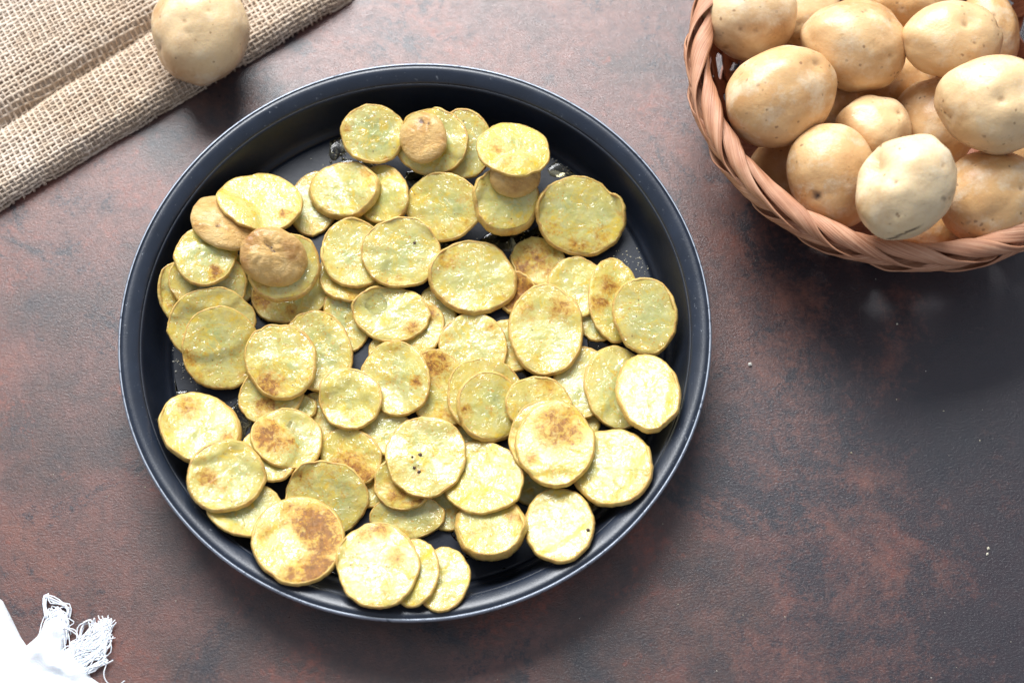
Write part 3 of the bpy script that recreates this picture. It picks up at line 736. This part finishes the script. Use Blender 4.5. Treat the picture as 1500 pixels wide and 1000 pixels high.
# ------------------------------------------------------------------ oil and grains in the pan
def blob(verts, faces, cx, cy, rx, ry, hgt, seed, z0):
    base = len(verts); n = 28; rng = random.Random(seed); o = rng.uniform(0, 99)
    for lev, (f, k) in enumerate(((1.0, 0.0), (0.93, 0.55), (0.75, 0.85), (0.4, 1.0))):
        for s in range(n):
            t = 2 * math.pi * s / n
            e = 1 + 0.45 * n3(math.cos(t) * 1.6 + o, math.sin(t) * 1.6, 0)
            x = cx + rx * f * e * math.cos(t); y = cy + ry * f * e * math.sin(t); k_ = min(1.0, (0.1370 + 0.0008 * (1 - f)) / max(1e-6, math.hypot(x, y)))
            verts.append(Vector((x * k_, y * k_, z0 + hgt * k)))
    for lev in range(3):
        for s in range(n):
            s2 = (s + 1) % n
            faces.append((base + lev * n + s, base + lev * n + s2, base + (lev + 1) * n + s2, base + (lev + 1) * n + s))
    k_ = min(1.0, 0.1365 / max(1e-6, math.hypot(cx, cy))); verts.append(Vector((cx * k_, cy * k_, z0 + hgt)))
    for s in range(n): faces.append((base + 3 * n + s, base + 3 * n + (s + 1) % n, base + 4 * n))
    faces.append(tuple(base + s for s in reversed(range(n))))

def build_oil():
    puddles = [(497, 205, 17, 34), (520, 245, 30, 16), (612, 262, 24, 14), (835, 246, 34, 18), (745, 352, 40, 22), (790, 350, 30, 18), (352, 612, 18, 30), (250, 600, 26, 44), (250, 440, 30, 40), (362, 800, 24, 30), (470, 855, 26, 18), (690, 770, 26, 50), (870, 735, 60, 20), (885, 500, 26, 22), (430, 690, 22, 20), (395, 452, 20, 20), (505, 500, 24, 18), (360, 830, 16, 16), (760, 560, 26, 20), (650, 350, 30, 16)]
    verts = []; faces = []
    for i, (x, y, rx, ry) in enumerate(puddles):
        w = P(x, y, FLOOR_Z); blob(verts, faces, w.x, w.y, rx * 0.00036, ry * 0.00037, 0.0004, i, FLOOR_Z + 0.0001)
    rng = random.Random(5)
    for i in range(120):
        x, y, rx, ry = rng.choice(puddles); t = rng.uniform(0, 6.28); k = rng.uniform(0.4, 1.7)
        w = P(x + rx * k * math.cos(t), y + ry * k * math.sin(t), FLOOR_Z)
        if math.hypot(w.x, w.y) > 0.136: continue
        r = rng.uniform(0.0003, 0.0009)
        blob(verts, faces, w.x, w.y, r, r, r * 0.8, 100 + i, FLOOR_Z + 0.0001 + 0.0003 * rng.random())
    w = P(750, 862, FLOOR_Z); blob(verts, faces, w.x, w.y, 0.0026, 0.0028, 0.0016, 77, FLOOR_Z + 0.0001)
    o = link('cooking_oil', mesh('cooking_oil', verts, faces), M_OIL)
    tag(o, 'glossy cooking oil film and droplets on the black pan floor', 'oil', kind='stuff')
build_oil()

def grains(name, spots, label, seed):
    rng = random.Random(seed); verts = []; faces = []
    for (x, y, z, r) in spots:
        b = len(verts); st = rng.uniform(0.6, 1.6); q = Matrix.Rotation(rng.uniform(0, 6.28), 3, 'Z')
        for v in ((1, 0, 0), (-1, 0, 0), (0, 1, 0), (0, -1, 0), (0, 0, 1), (0, 0, -1)):
            vv = q @ Vector((v[0] * st, v[1], v[2] * 0.8))
            verts.append(Vector((x, y, z + r * 0.7)) + vv * r * rng.uniform(0.75, 1.2))
        for f in ((0, 2, 4), (2, 1, 4), (1, 3, 4), (3, 0, 4), (2, 0, 5), (1, 2, 5), (3, 1, 5), (0, 3, 5)):
            faces.append(tuple(b + k for k in f))
    o = link(name, mesh(name, verts, faces), M_GRAIN, smooth=False)
    tag(o, label, 'crumbs', kind='stuff')

def build_grains():
    rng = random.Random(11); sp = []
    clusters = [(275, 540, 44, 40, 70), (245, 530, 25, 60, 24), (940, 385, 44, 22, 60), (500, 235, 34, 30, 40), (720, 865, 60, 16, 40), (345, 600, 20, 30, 16), (840, 240, 30, 14, 30), (970, 600, 20, 60, 12), (760, 345, 50, 20, 26), (340, 200, 80, 40, 5), (620, 120, 180, 20, 10), (880, 230, 60, 60, 10), (900, 770, 60, 40, 8)]
    for (cx, cy, sx, sy, n) in clusters:
        for _ in range(n):
            w = P(rng.gauss(cx, sx * 0.5), rng.gauss(cy, sy * 0.5), FLOOR_Z); r = math.hypot(w.x, w.y)
            if r < 0.138: sp.append((w.x, w.y, FLOOR_Z, rng.uniform(0.0002, 0.00052)))
    grains('salt_grains', sp, 'tiny pale salt grains and crumbs scattered on the black pan floor', 2)
    sp = []
    for _ in range(90):
        w = P(rng.uniform(0, 1500), rng.uniform(0, 1000), 0)
        if math.hypot(w.x, w.y) < 0.165: continue
        sp.append((w.x, w.y, 0, rng.uniform(0.00012, 0.00036)))
    for (x, y, r) in ((1447, 803, .0009), (1446, 811, .0007), (1247, 663, .0006), (1314, 475, .0008), (1098, 534, .0013), (1313, 585, .0005), (1435, 645, .0005), (1382, 602, .0005)):
        w = P(x, y, 0); sp.append((w.x, w.y, 0, r))
    grains('table_crumbs', sp, 'sparse pale crumbs scattered over the mottled tabletop', 3)
build_grains()

# ------------------------------------------------------------------ wicker basket
BC = Vector((0.272, 0.1415, 0.0)); BR = 0.1155; BZ = 0.068; B0 = 0.088
def uvmesh(name, verts, faces, uvs):
    me = mesh(name, verts, faces); ul = me.uv_layers.new(name='UVMap')
    for p in me.polygons:
        for li in p.loop_indices: ul.data[li].uv = uvs[me.loops[li].vertex_index]
    return me

def ribbon(name, path, width_dir, width, thick, mat, parent, uoff):
    """flat splint: path points with outward normal, real thickness"""
    verts = []; faces = []; uvs = []; L = 0
    for i, (p, nrm) in enumerate(path):
        t = (path[min(i + 1, len(path) - 1)][0] - path[max(i - 1, 0)][0]).normalized()
        w = nrm.cross(t).normalized()
        if i: L += (p - path[i - 1][0]).length
        for (a, b) in ((-.5, -.5), (0, -.42), (.5, -.5), (.5, .5), (0, .62), (-.5, .5)):
            verts.append(p + w * (a * width) + nrm * (b * thick)); uvs.append((L * 10 + uoff, a + 0.5 + uoff * 3))
    for i in range(len(path) - 1):
        for k in range(6):
            k2 = (k + 1) % 6
            faces.append((i * 6 + k, i * 6 + k2, i * 6 + 6 + k2, i * 6 + 6 + k))
    n = len(path) - 1
    faces.append((5, 4, 3, 2, 1, 0)); faces.append(tuple(n * 6 + k for k in range(6)))
    return link(name, uvmesh(name, verts, faces, uvs), mat, parent, smooth=False)

def build_basket():
    root = bpy.data.objects.new('wicker_basket', None); COL.objects.link(root)
    root.location = (BC.x, BC.y, 0)
    tag(root, 'round woven reddish-brown wood-splint basket holding whole potatoes', 'basket')
    rng = random.Random(9)
    def wallp(z, th, off):
        u = z / BZ; r = B0 + (BR - B0) * (u ** 0.75) + off
        nz = Vector((math.cos(th), math.sin(th), -0.35)).normalized()
        return Vector((r * math.cos(th), r * math.sin(th), z)), nz
    N = 26
    for fam, (tw, off) in enumerate(((0.34, 0.0007), (-0.34, -0.0007))):
        for i in range(N):
            t0 = 2 * math.pi * i / N + rng.uniform(-.03, .03); path = []
            for k in range(9):
                z = 0.0035 + (BZ - 0.003) * k / 8
                path.append(wallp(z, t0 + tw * k / 8, off))
            ribbon('stake', path, None, rng.uniform(0.0075, 0.0095), 0.0009, M_SPL, root, rng.uniform(0, 9))
    for z, off, w in ((0.009, 0.0020, 0.012), (0.030, 0.0021, 0.009), (0.046, 0.0022, 0.012), (0.058, -0.0020, 0.013)):  # second hoop from the top added to block light gaps in the shadow
        path = [wallp(z + 0.0006 * math.sin(k * 0.9), 2 * math.pi * k / 96, off) for k in range(97)]
        ribbon('hoop', path, None, w, 0.0010, M_SPL, root, rng.uniform(0, 9))
    for d in (0, 1):                                   # base: crossing flat splints
        for i in range(-7, 8):
            s = i * 0.0118; L = math.sqrt(max(0.0, (B0 + 0.001) ** 2 - s * s)); path = []
            for k in range(17):
                u = -L + 2 * L * k / 16
                zz = 0.0028 + (0.0007 if ((k + i + d) % 2) else -0.0007)
                path.append((Vector((u, s, zz)) if d == 0 else Vector((s, u, zz)), Vector((0, 0, 1))))
            ribbon('base_splint', path, None, 0.0105, 0.0009, M_SPL, root, rng.uniform(0, 9))
    # rim: broad splints wound slantwise round the top edge
    NS = 320; NW = 9
    for (K, SN, rm, R0, Z0, flat, cov) in ((7, 3, 0.0062, BR + 0.0006, BZ + 0.001, 0.85, 1.06), (-10, 2, 0.0044, BR + 0.0030, BZ - 0.0062, 1.1, 0.80)):
        for s in range(SN):
            verts = []; faces = []; uvs = []
            D = math.pi / SN * cov
            o1 = rng.uniform(0, 50)
            for i in range(NS):
                th = 2 * math.pi * i / NS; ct_, st_ = math.cos(th), math.sin(th)
                wid = 0.92 + 0.22 * n3(ct_ * 3 + o1, st_ * 3, s)
                slip = 0.55 * n3(ct_ * 2.3, st_ * 2.3, 4.0) + 0.30 * n3(ct_ * 5, st_ * 5, s * 3.0 + rm * 900)
                for side in (0, 1):
                    for k in range(NW + 1):
                        e = (k / NW) * 2 - 1
                        ph = -K * th + slip + 2 * math.pi * s / SN + e * D * wid
                        r = rm * (1 + 0.14 * n3(ct_ * 6, st_ * 6, s)) + 0.0015 * e * rm / 0.007 + 0.0005 * n3(ct_ * 16 + o1, st_ * 16, e * 1.5) - (0.0008 if side else 0.0)
                        r += 0.00022 * n3(e * 9, o1, th * 1.2)
                        rad = R0 + r * math.cos(ph); z = Z0 + r * flat * math.sin(ph)
                        verts.append(Vector((rad * ct_, rad * st_, z)))
                        uvs.append((th * 1.5 + s * 3.3, e * 0.62 + s * 2.7 + rm * 300))
            W = 2 * (NW + 1)
            for i in range(NS):
                a = i * W; b = ((i + 1) % NS) * W
                for k in range(NW):
                    faces.append((a + k, b + k, b + k + 1, a + k + 1))
                    faces.append((a + NW + 1 + k + 1, b + NW + 1 + k + 1, b + NW + 1 + k, a + NW + 1 + k))
                faces.append((a, a + NW + 1, b + NW + 1, b)); faces.append((a + NW, b + NW, b + W - 1, a + W - 1))
            link('rim_splint', uvmesh('rim_splint', verts, faces, uvs), M_RIMS, root)
    return root
build_basket()

# ------------------------------------------------------------------ whole potatoes
_ico = bmesh.new(); bmesh.ops.create_icosphere(_ico, subdivisions=5, radius=1.0)
IV5 = np.array([v.co[:] for v in _ico.verts]); IF5 = [tuple(v.index for v in f.verts) for f in _ico.faces]
_ico.free()

def potato(key, cx, cy, a, b, rot, zg, tone, label, cat='potato', group='whole potatoes in the basket', eyes=(), marks=(), egg=0.08, dent=(), ratio=0.9, pitch=0):
    seed = sum(ord(ch) * (i + 5) for i, ch in enumerate(key)); rng = random.Random(seed)
    V, F = IV5, IF5
    o1 = rng.uniform(0, 80)
    z = zg
    sc = (CAMP - P(cx, cy, z)).length / FPX
    A = a * sc; B = b * sc; C = min(A, B) * ratio
    X = V.copy()
    e = 1 + egg * X[:, 0]
    X[:, 1] *= e; X[:, 2] *= e
    ln = np.array([0.11 * n3(v[0] * 0.9 + o1, v[1] * 0.9, v[2] * 0.9) + 0.045 * n3(v[0] * 2.2 + o1, v[1] * 2.2, v[2] * 2.2) + 0.008 * n3(v[0] * 6 + o1, v[1] * 6, v[2] * 6) for v in V])
    X *= (1 + ln)[:, None]
    X *= np.array([A, B, C])
    cr, sr = math.cos(math.radians(rot)), math.sin(math.radians(rot))
    # surface seen by the camera is tilted towards it: image-plane axes
    cp, sp_ = math.cos(math.radians(pitch)), math.sin(math.radians(pitch))
    X = np.stack([X[:, 0] * cp + X[:, 2] * sp_, X[:, 1], -X[:, 0] * sp_ + X[:, 2] * cp], 1)
    X = np.stack([X[:, 0] * cr - X[:, 1] * sr, X[:, 0] * sr + X[:, 1] * cr, X[:, 2]], 1)
    # tilt so that image-up / image-right axes are those of the photograph
    ct, st = math.cos(TILT), math.sin(TILT)
    X = np.stack([X[:, 0], X[:, 1] * ct - X[:, 2] * st, X[:, 1] * st + X[:, 2] * ct], 1)
    Rm = min(A, B)
    eye = np.zeros(len(X)); sco = np.zeros(len(X)); disp = np.zeros(len(X))
    nrm = X / np.linalg.norm(X, axis=1)[:, None]
    view = np.array([0, -st, ct]); right = np.array([1, 0, 0]); up = np.array([0, ct, st])
    sx = X @ right; sy = X @ up; front = (X @ view) > 0
    auto = [(rng.uniform(-.75, .75) * a, rng.uniform(-.75, .75) * b, rng.uniform(2, 4), rng.uniform(.3, .6)) for _ in range(2)]
    for (dx, dy, r, dep) in list(eyes) + auto:
        d2 = (sx - dx * sc) ** 2 + ((sy + dy * sc) * 1.15) ** 2
        g = np.exp(-d2 / (r * sc) ** 2) * front; g2 = np.exp(-d2 / (r * sc * 2.6) ** 2) * front
        disp -= dep / 1000 * (g * 0.6 + g2 * 0.8); eye = np.maximum(eye, g)
    for (dx, dy, r, dep) in dent:
        d2 = (sx - dx * sc) ** 2 + (sy + dy * sc) ** 2
        disp -= dep / 1000 * np.exp(-d2 / (r * sc) ** 2) * front
    for (dx, dy, rx, ry, ang) in marks:
        ca, sa = math.cos(math.radians(ang)), math.sin(math.radians(ang))
        ex = (sx - dx * sc) * ca + (sy + dy * sc) * sa; ey = -(sx - dx * sc) * sa + (sy + dy * sc) * ca
        d = np.hypot(ex / (rx * sc), ey / (ry * sc))
        sco = np.maximum(sco, np.clip(1.6 - 1.2 * d, 0, 1) * front)
    for k in range(5):
        d = rng.choice(range(len(X))); dd = ((X - X[d]) ** 2).sum(1)
        disp -= 0.0004 * np.exp(-dd / (0.0016 ** 2))
    X = X + nrm * disp[:, None]
    c = P(cx, cy, z)
    me = mesh('potato', X, F)
    fattr(me, 'eye', eye); fattr(me, 'scorch', sco)
    o = link('potato', me, M_POT); o.location = (c.x, c.y, z); o['tone'] = float(tone)
    tag(o, label, cat, group)
    return o

def build_potatoes():
    G_ = potato
    # lower layer, seen between the others
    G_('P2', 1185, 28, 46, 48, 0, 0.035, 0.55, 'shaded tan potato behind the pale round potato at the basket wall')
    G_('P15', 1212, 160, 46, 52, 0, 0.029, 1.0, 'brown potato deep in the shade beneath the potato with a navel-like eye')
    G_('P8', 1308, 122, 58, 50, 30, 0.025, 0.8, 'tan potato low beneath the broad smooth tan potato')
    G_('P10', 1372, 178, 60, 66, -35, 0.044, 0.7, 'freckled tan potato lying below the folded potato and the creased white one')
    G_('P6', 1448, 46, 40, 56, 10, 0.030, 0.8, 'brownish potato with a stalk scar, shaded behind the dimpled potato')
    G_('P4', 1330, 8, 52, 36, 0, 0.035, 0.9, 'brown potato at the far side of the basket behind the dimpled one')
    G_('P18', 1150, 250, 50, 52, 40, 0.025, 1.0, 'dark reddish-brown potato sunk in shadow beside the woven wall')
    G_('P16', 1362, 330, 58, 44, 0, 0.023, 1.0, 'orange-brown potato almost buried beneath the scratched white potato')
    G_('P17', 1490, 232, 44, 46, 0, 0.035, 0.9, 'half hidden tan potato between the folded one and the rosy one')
    G_('P9', 1278, 192, 53, 50, -30, 0.055, 0.55, 'small smooth yellow-tan potato in the middle of the heap', eyes=((30, -22, 4, 1.0),))
    # upper layer
    G_('P1', 1099, 24, 66, 60, 0, 0.064, 0.2, 'pale round potato resting against the basket wall', eyes=((0, 30, 4, .8), (-38, 48, 5, 1.0)))
    G_('P3', 1251, 63, 73, 63, -18, 0.068, 0.6, 'broad smooth tan potato with sparse small pits', eyes=((40, 28, 4, .7), (15, 15, 3, .6)))
    G_('P5', 1392, 60, 68, 53, 5, 0.079, 0.6, 'potato with one deep dimple in its glossy upper side', eyes=((8, -14, 6, 1.8), (62, -18, 6, 1.0)))
    G_('P7', 1141, 141, 84, 69, 32, 0.072, 0.7, 'large oval potato with a navel-like eye at its end, brown toward the other end', eyes=((50, -44, 7, 1.6),), dent=((45, -40, 22, 1.8),), egg=-0.02)
    G_('P14', 1447, 290, 72, 68, 15, 0.063, 0.85, 'rosy tan potato leaning on the basket rim beside the scratched white one', eyes=((28, -8, 5, 1.4), (15, -58, 4, .8)))
    G_('P12', 1219, 258, 62, 76, 12, 0.064, 0.75, 'egg-shaped tan potato with a black speck, beside the braided rim', eyes=((-30, 34, 4, .8),), marks=((-30, 33, 5, 5, 0), (-33, 28, 2, 4, 20)), egg=0.0)
    G_('P11', 1456, 153, 78, 65, -6, 0.097, 0.3, 'pale potato with a folded crease on its face', eyes=((-8, 2, 6, 1.2), (-70, 20, 6, 1.5)), dent=((25, -5, 16, 2.0),))
    G_('P13', 1326, 273, 80, 66, 48, 0.098, 0.0, 'whitish kidney-shaped potato with a long dark scratch', eyes=((55, 20, 3, .8), (-28, 0, 4, .8), (40, -25, 4, .7)), marks=((-4, 66, 20, 1.1, 24), (-22, 74, 12, .8, 10), (42, 20, 2.5, 3.5, 10)), dent=((-62, -34, 26, 9.0),), egg=0.04)
build_potatoes()

# ------------------------------------------------------------------ burlap
E0 = P(0, 303, 0.004); E1 = P(512, -2, 0.004)
BU = Vector((E1.x - E0.x, E1.y - E0.y, 0)).normalized(); BV = Vector((-BU.y, BU.x, 0))
def burlap_z(u, v):
    """folded sacking: rounded front fold, a valley, then the broad upper layer"""
    v = v + 0.0016 * n3(u * 22, 3.0)
    cr = 0.044 + 0.010 * (u - 0.02) / 0.2 + 0.001 * n3(u * 40, 9)       # crease distance from the fold
    top = 0.0125 + 0.0012 * n3(u * 16, v * 22, 2.0)
    z = top * max(0.0, 1 - max(0.0, 1 - max(v, 0.0) / 0.010) ** 2) ** 0.5 if v < 0.010 else top
    if v > cr: z = top + 0.0035 * min(1.0, (v - cr) / 0.02) + 0.0016 * n3(u * 12, v * 18, 6.0)
    z -= 0.0080 * math.exp(-((v - cr) / 0.0050) ** 2)
    return max(z, 0.0012)

def build_burlap():
    ULEN = (E1 - E0).length
    u0, u1, v0, v1 = -0.075, ULEN + 0.004, 0.0, 0.225
    # solid folded layers underneath, so that nothing shows through the weave but cloth
    nu, nv = 110, 80; verts = []; faces = []
    for i in range(nu + 1):
        for j in range(nv + 1):
            u = u0 + (u1 - u0) * i / nu; v = 0.0008 + (v1 - 0.0008) * (j / nv) ** 1.4
            p = E0 + BU * u + BV * v; verts.append(Vector((p.x, p.y, max(burlap_z(u, v) - 0.0013, 0.0006))))
    n1 = len(verts)
    for i in range(nu + 1):
        for j in range(nv + 1):
            v = verts[i * (nv + 1) + j]; verts.append(Vector((v.x, v.y, 0.0002)))
    R_ = nv + 1
    for i in range(nu):
        for j in range(nv):
            a, b, c, d = i * R_ + j, (i + 1) * R_ + j, (i + 1) * R_ + j + 1, i * R_ + j + 1
            faces.append((a, b, c, d)); faces.append((n1 + d, n1 + c, n1 + b, n1 + a))
    for i in range(nu):
        for j in (0, nv):
            a, b = i * R_ + j, (i + 1) * R_ + j; q = (a, n1 + a, n1 + b, b); faces.append(q if j == 0 else q[::-1])
    for j in range(nv):
        for i in (0, nu):
            a, b = i * R_ + j, i * R_ + j + 1; q = (b, n1 + b, n1 + a, a); faces.append(q if i == 0 else q[::-1])
    root = link('burlap_cloth', mesh('burlap_cloth', verts, faces), M_JUTEB)
    tag(root, 'coarse beige burlap sacking folded over beside the black pan', 'burlap')
    # the weave: every yarn runs over and under the others
    pu, pv = 0.00345, 0.00275
    rng = random.Random(3); verts = []; faces = []
    vv = np.linspace(0.0, v1, 4000); zz = np.array([0.0125 * max(0.0, 1 - max(0.0, 1 - q / 0.010) ** 2) ** 0.5 for q in vv])
    ss = np.concatenate(([0], np.cumsum(np.hypot(np.diff(vv), np.diff(zz)))))
    def vwarp(i): return float(np.interp(0.0012 + pv * i, ss, vv))
    nV = int(ss[-1] / pv) - 1; nU = int((u1 - u0) / pu)
    vis = lambda p: True
    jv = [rng.uniform(-.00028, .00028) for _ in range(nV + 2)]; ju = [rng.uniform(-.0003, .0003) for _ in range(nU + 2)]
    rv = [rng.uniform(.00062, .00094) for _ in range(nV + 2)]; ru = [rng.uniform(.00062, .00092) for _ in range(nU + 2)]
    def point(u, v, dz):
        wu = u + 0.0007 * n3(u * 60, v * 60, 1); wv = v + 0.0006 * n3(u * 60, v * 60, 5)
        z0 = burlap_z(wu, wv); sl = (burlap_z(wu, wv + 0.0006) - z0) / 0.0006; k = 1 / math.sqrt(1 + sl * sl)
        p = E0 + BU * wu + BV * (wv - dz * sl * k)
        return Vector((p.x, p.y, z0 + dz * k))
    for i in range(nV):                                # yarns along the fold
        run = []
        for k in range(nU * 2):
            u = u0 + pu * k / 2; j = k // 2
            dz = 0.0 if k % 2 else (0.00048 if (i + j) % 2 else -0.00048)
            p = point(u, vwarp(i) + jv[i], dz)
            if vis(p): run.append(p)
            elif len(run) > 2: break
        if len(run) > 2:
            r0 = rv[i]; s = rng.uniform(0, 99)
            tube_into(verts, faces, run, lambda t, r0=r0, s=s: r0 * (1 + 0.55 * n3(t * 24, s) + 0.9 * max(0, n3(t * 11, s + 40) - 0.35)), 5)
    for j in range(nU):                                # yarns across
        run = []
        for k in range(nV * 2):
            i = k // 2; v = vwarp(k / 2)
            dz = 0.0 if k % 2 else (-0.00048 if (i + j) % 2 else 0.00048)
            p = point(u0 + pu * j + ju[j] + 0.10 * v, v, dz)
            if vis(p): run.append(p)
            elif len(run) > 2: break
        if len(run) > 2:
            r0 = ru[j]; s = rng.uniform(0, 99)
            # tucked under the fold
            f = run[0]; run.insert(0, Vector((f.x, f.y, 0.0009)) - BV * 0.0005)
            tube_into(verts, faces, run, lambda t, r0=r0, s=s: r0 * (1 + 0.55 * n3(t * 20, s)), 5)
    w = link('weave', mesh('weave', verts, faces), M_JUTE, root); w['kind'] = 'stuff'
    # loose fibres
    verts = []; faces = []
    for k in range(420):
        u = rng.uniform(u0 + 0.05, u1); v = rng.choice((rng.uniform(0, 0.006), rng.uniform(0, 0.05), rng.uniform(0, 0.18)))
        p = point(u, v, 0.0006)
        if not vis(p): continue
        t = rng.uniform(0, 6.28) if v > 0.006 else math.atan2(-BV.y, -BV.x) + rng.gauss(0, 0.9)
        L = rng.uniform(0.0015, 0.0060); h = rng.uniform(-0.2, 0.6); pts = []
        cur = rng.gauss(0, 0.8)
        for q in range(5):
            f = q / 4; tt = t + cur * f
            pts.append(p + Vector((math.cos(tt), math.sin(tt), 0)) * (L * f) + Vector((0, 0, h * L * f - 0.2 * L * f * f)))
            pts[-1].z = max(pts[-1].z, 0.0003)
        tube_into(verts, faces, pts, 0.00006, 3)
    fo = link('loose_fibres', mesh('loose_fibres', verts, faces), M_JUTE, root); fo['kind'] = 'stuff'
build_burlap()

def loose_potato():
    cx, cy = 291, 52
    z = 0.034
    potato('PB', cx, cy - 4, 73, 67, 80, z, 0.2, 'single pale potato lying on the folded burlap', group='', eyes=((-51, 28, 6, 1.6), (25, -20, 3, .5)), egg=0.03, ratio=0.92)
loose_potato()

# ------------------------------------------------------------------ white fringed cloth
def build_napkin():
    out = [(-90, 862), (0, 876), (14, 903), (28, 932), (36, 944), (52, 930), (64, 908), (74, 896), (92, 905), (98, 925), (92, 950), (112, 962), (128, 975), (130, 990), (150, 1004), (168, 1040), (175, 1100), (-90, 1100)]
    poly = [(P(x, y, 0.004).x, P(x, y, 0.004).y) for x, y in out]
    def inside(x, y):
        c = False; n = len(poly)
        for i in range(n):
            x1, y1 = poly[i]; x2, y2 = poly[i - 1]
            if (y1 > y) != (y2 > y) and x < (x2 - x1) * (y - y1) / (y2 - y1) + x1: c = not c
        return c
    def dist(x, y):
        best = 9
        for i in range(len(poly)):
            a = Vector(poly[i]); b = Vector(poly[i - 1]); p = Vector((x, y)); ab = b - a
            t = max(0, min(1, (p - a).dot(ab) / ab.length_squared)); best = min(best, (p - a - ab * t).length)
        return best
    def z(x, y):
        d = dist(x, y)
        w = abs(n3(x * 55 + y * 40, y * 30 - x * 10, 1.0)) * 0.007 + n3(x * 120, y * 120, 4.0) * 0.0018 + 0.004
        return 0.0008 + (w + 0.003) * min(1, d / 0.008)
    st = 0.0016; xs = np.arange(min(p[0] for p in poly), max(p[0] for p in poly), st); ys = np.arange(min(p[1] for p in poly), max(p[1] for p in poly), st)
    idx = {}; verts = []; faces = []
    for i, x in enumerate(xs):
        for j, y in enumerate(ys):
            if inside(x, y):
                idx[i, j] = len(verts); verts.append(Vector((x + 0.0003 * n3(i, j), y, z(x, y))))
    for (i, j) in list(idx):
        q = [(i, j), (i + 1, j), (i + 1, j + 1), (i, j + 1)]
        if all(k in idx for k in q): faces.append(tuple(idx[k] for k in q))
    cnt = {}
    for f in faces:
        for a in range(4):
            e = tuple(sorted((f[a], f[(a + 1) % 4]))); cnt[e] = cnt.get(e, 0) + 1
    for vi in {v for e, n_ in cnt.items() if n_ == 1 for v in e}:      # hem pulled onto the true outline
        p = Vector(verts[vi][:2]); best = None
        for i in range(len(poly)):
            a = Vector(poly[i]); ab = Vector(poly[i - 1]) - a; t = max(0, min(1, (p - a).dot(ab) / ab.length_squared)); q = a + ab * t
            if best is None or (q - p).length < (best - p).length: best = q
        verts[vi] = Vector((best.x, best.y, 0.0009))
    me = mesh('white_napkin', verts, faces)
    root = link('white_napkin', me, M_COT)
    md = root.modifiers.new('thickness', 'SOLIDIFY'); md.thickness = 0.0007; md.offset = -1
    tag(root, 'crumpled white cotton napkin with frayed fringe on the tabletop', 'napkin')
    rng = random.Random(21); verts = []; faces = []
    def strand(pts, r=0.00032, jit=0.0009, lift=0.003):
        o = rng.uniform(0, 99); W = [P(x, y, 0.003) for x, y in pts]; res = []
        n = len(W); N = 16
        for k in range(N):
            f = k / (N - 1) * (n - 1); i = min(int(f), n - 2); t = f - i
            p0 = W[max(i - 1, 0)]; p1 = W[i]; p2 = W[i + 1]; p3 = W[min(i + 2, n - 1)]
            p = 0.5 * ((2 * p1) + (p2 - p0) * t + (2 * p0 - 5 * p1 + 4 * p2 - p3) * t * t + (3 * p1 - p0 - 3 * p2 + p3) * t ** 3)
            p = p + Vector((n3(k * 0.4, o), n3(k * 0.4, o + 9), 0)) * jit
            p.z = 0.0006 + lift * (0.6 + 0.5 * n3(k * 0.25, o + 20)) * (1.0 if k > 1 else 1.2)
            res.append(p)
        tube_into(verts, faces, res, r, 5)
    J = lambda s: rng.gauss(0, s)
    for _ in range(30):                                # first tuft, looping over at its tip
        strand([(60 + J(10), 955 + J(8)), (74 + J(6), 915 + J(6)), (80 + J(5), 895 + J(5)), (92 + J(5), 905 + J(6)), (90 + J(7), 935 + J(8))], 0.0003, 0.0006)
    for _ in range(7):
        strand([(72 + J(4), 905), (64 + J(2), 884 + J(3)), (66 + J(2), 872 + J(2)), (80 + J(3), 878 + J(3)), (98 + J(2), 886 + J(4)), (98 + J(3), 905 + J(5))], 0.00034, 0.0006)
    for _ in range(3):
        strand([(95, 918 + J(3)), (108 + J(3), 926 + J(3)), (115 + J(2), 934 + J(3)), (106 + J(3), 938 + J(3)), (110 + J(2), 948 + J(3))], 0.00032, 0.0005)
    for _ in range(60):                                # second tuft
        strand([(85 + J(14), 972 + J(10)), (110 + J(8), 955 + J(8)), (130 + J(7), 940 + J(7)), (148 + J(7), 925 + J(8)), (156 + J(6), 912 + J(6))], 0.00028, 0.0007)
    for _ in range(34):
        strand([(100 + J(12), 990 + J(8)), (125 + J(8), 965 + J(8)), (146 + J(5), 950 + J(6)), (156 + J(5), 930 + J(8))], 0.00028, 0.0007)
    for _ in range(5):
        strand([(115 + J(4), 955 + J(4)), (118 + J(3), 925 + J(3)), (126 + J(3), 909 + J(2)), (134 + J(2), 912 + J(3)), (126 + J(3), 935 + J(4))], 0.00032, 0.0005)
    strand([(136, 918), (138, 905), (139, 922)], 0.0003, 0.0003)
    strand([(150, 940), (160, 935), (168, 933)], 0.0003, 0.0003)
    strand([(152, 950), (155, 968), (152, 985), (158, 1000), (175, 1010)], 0.0003, 0.0004)
    strand([(156, 908), (158, 900)], 0.00022, 0.0002)
    for _ in range(12):
        strand([(90 + J(10), 1000 + J(5)), (115 + J(6), 985 + J(4)), (140 + J(6), 973 + J(4)), (155 + J(4), 965 + J(5))], 0.00036, 0.0008)
    strand([(172, 1004), (182, 996)], 0.00025, 0.0002)
    f = link('fringe', mesh('fringe', verts, faces), M_COT, root); f['kind'] = 'stuff'
build_napkin()
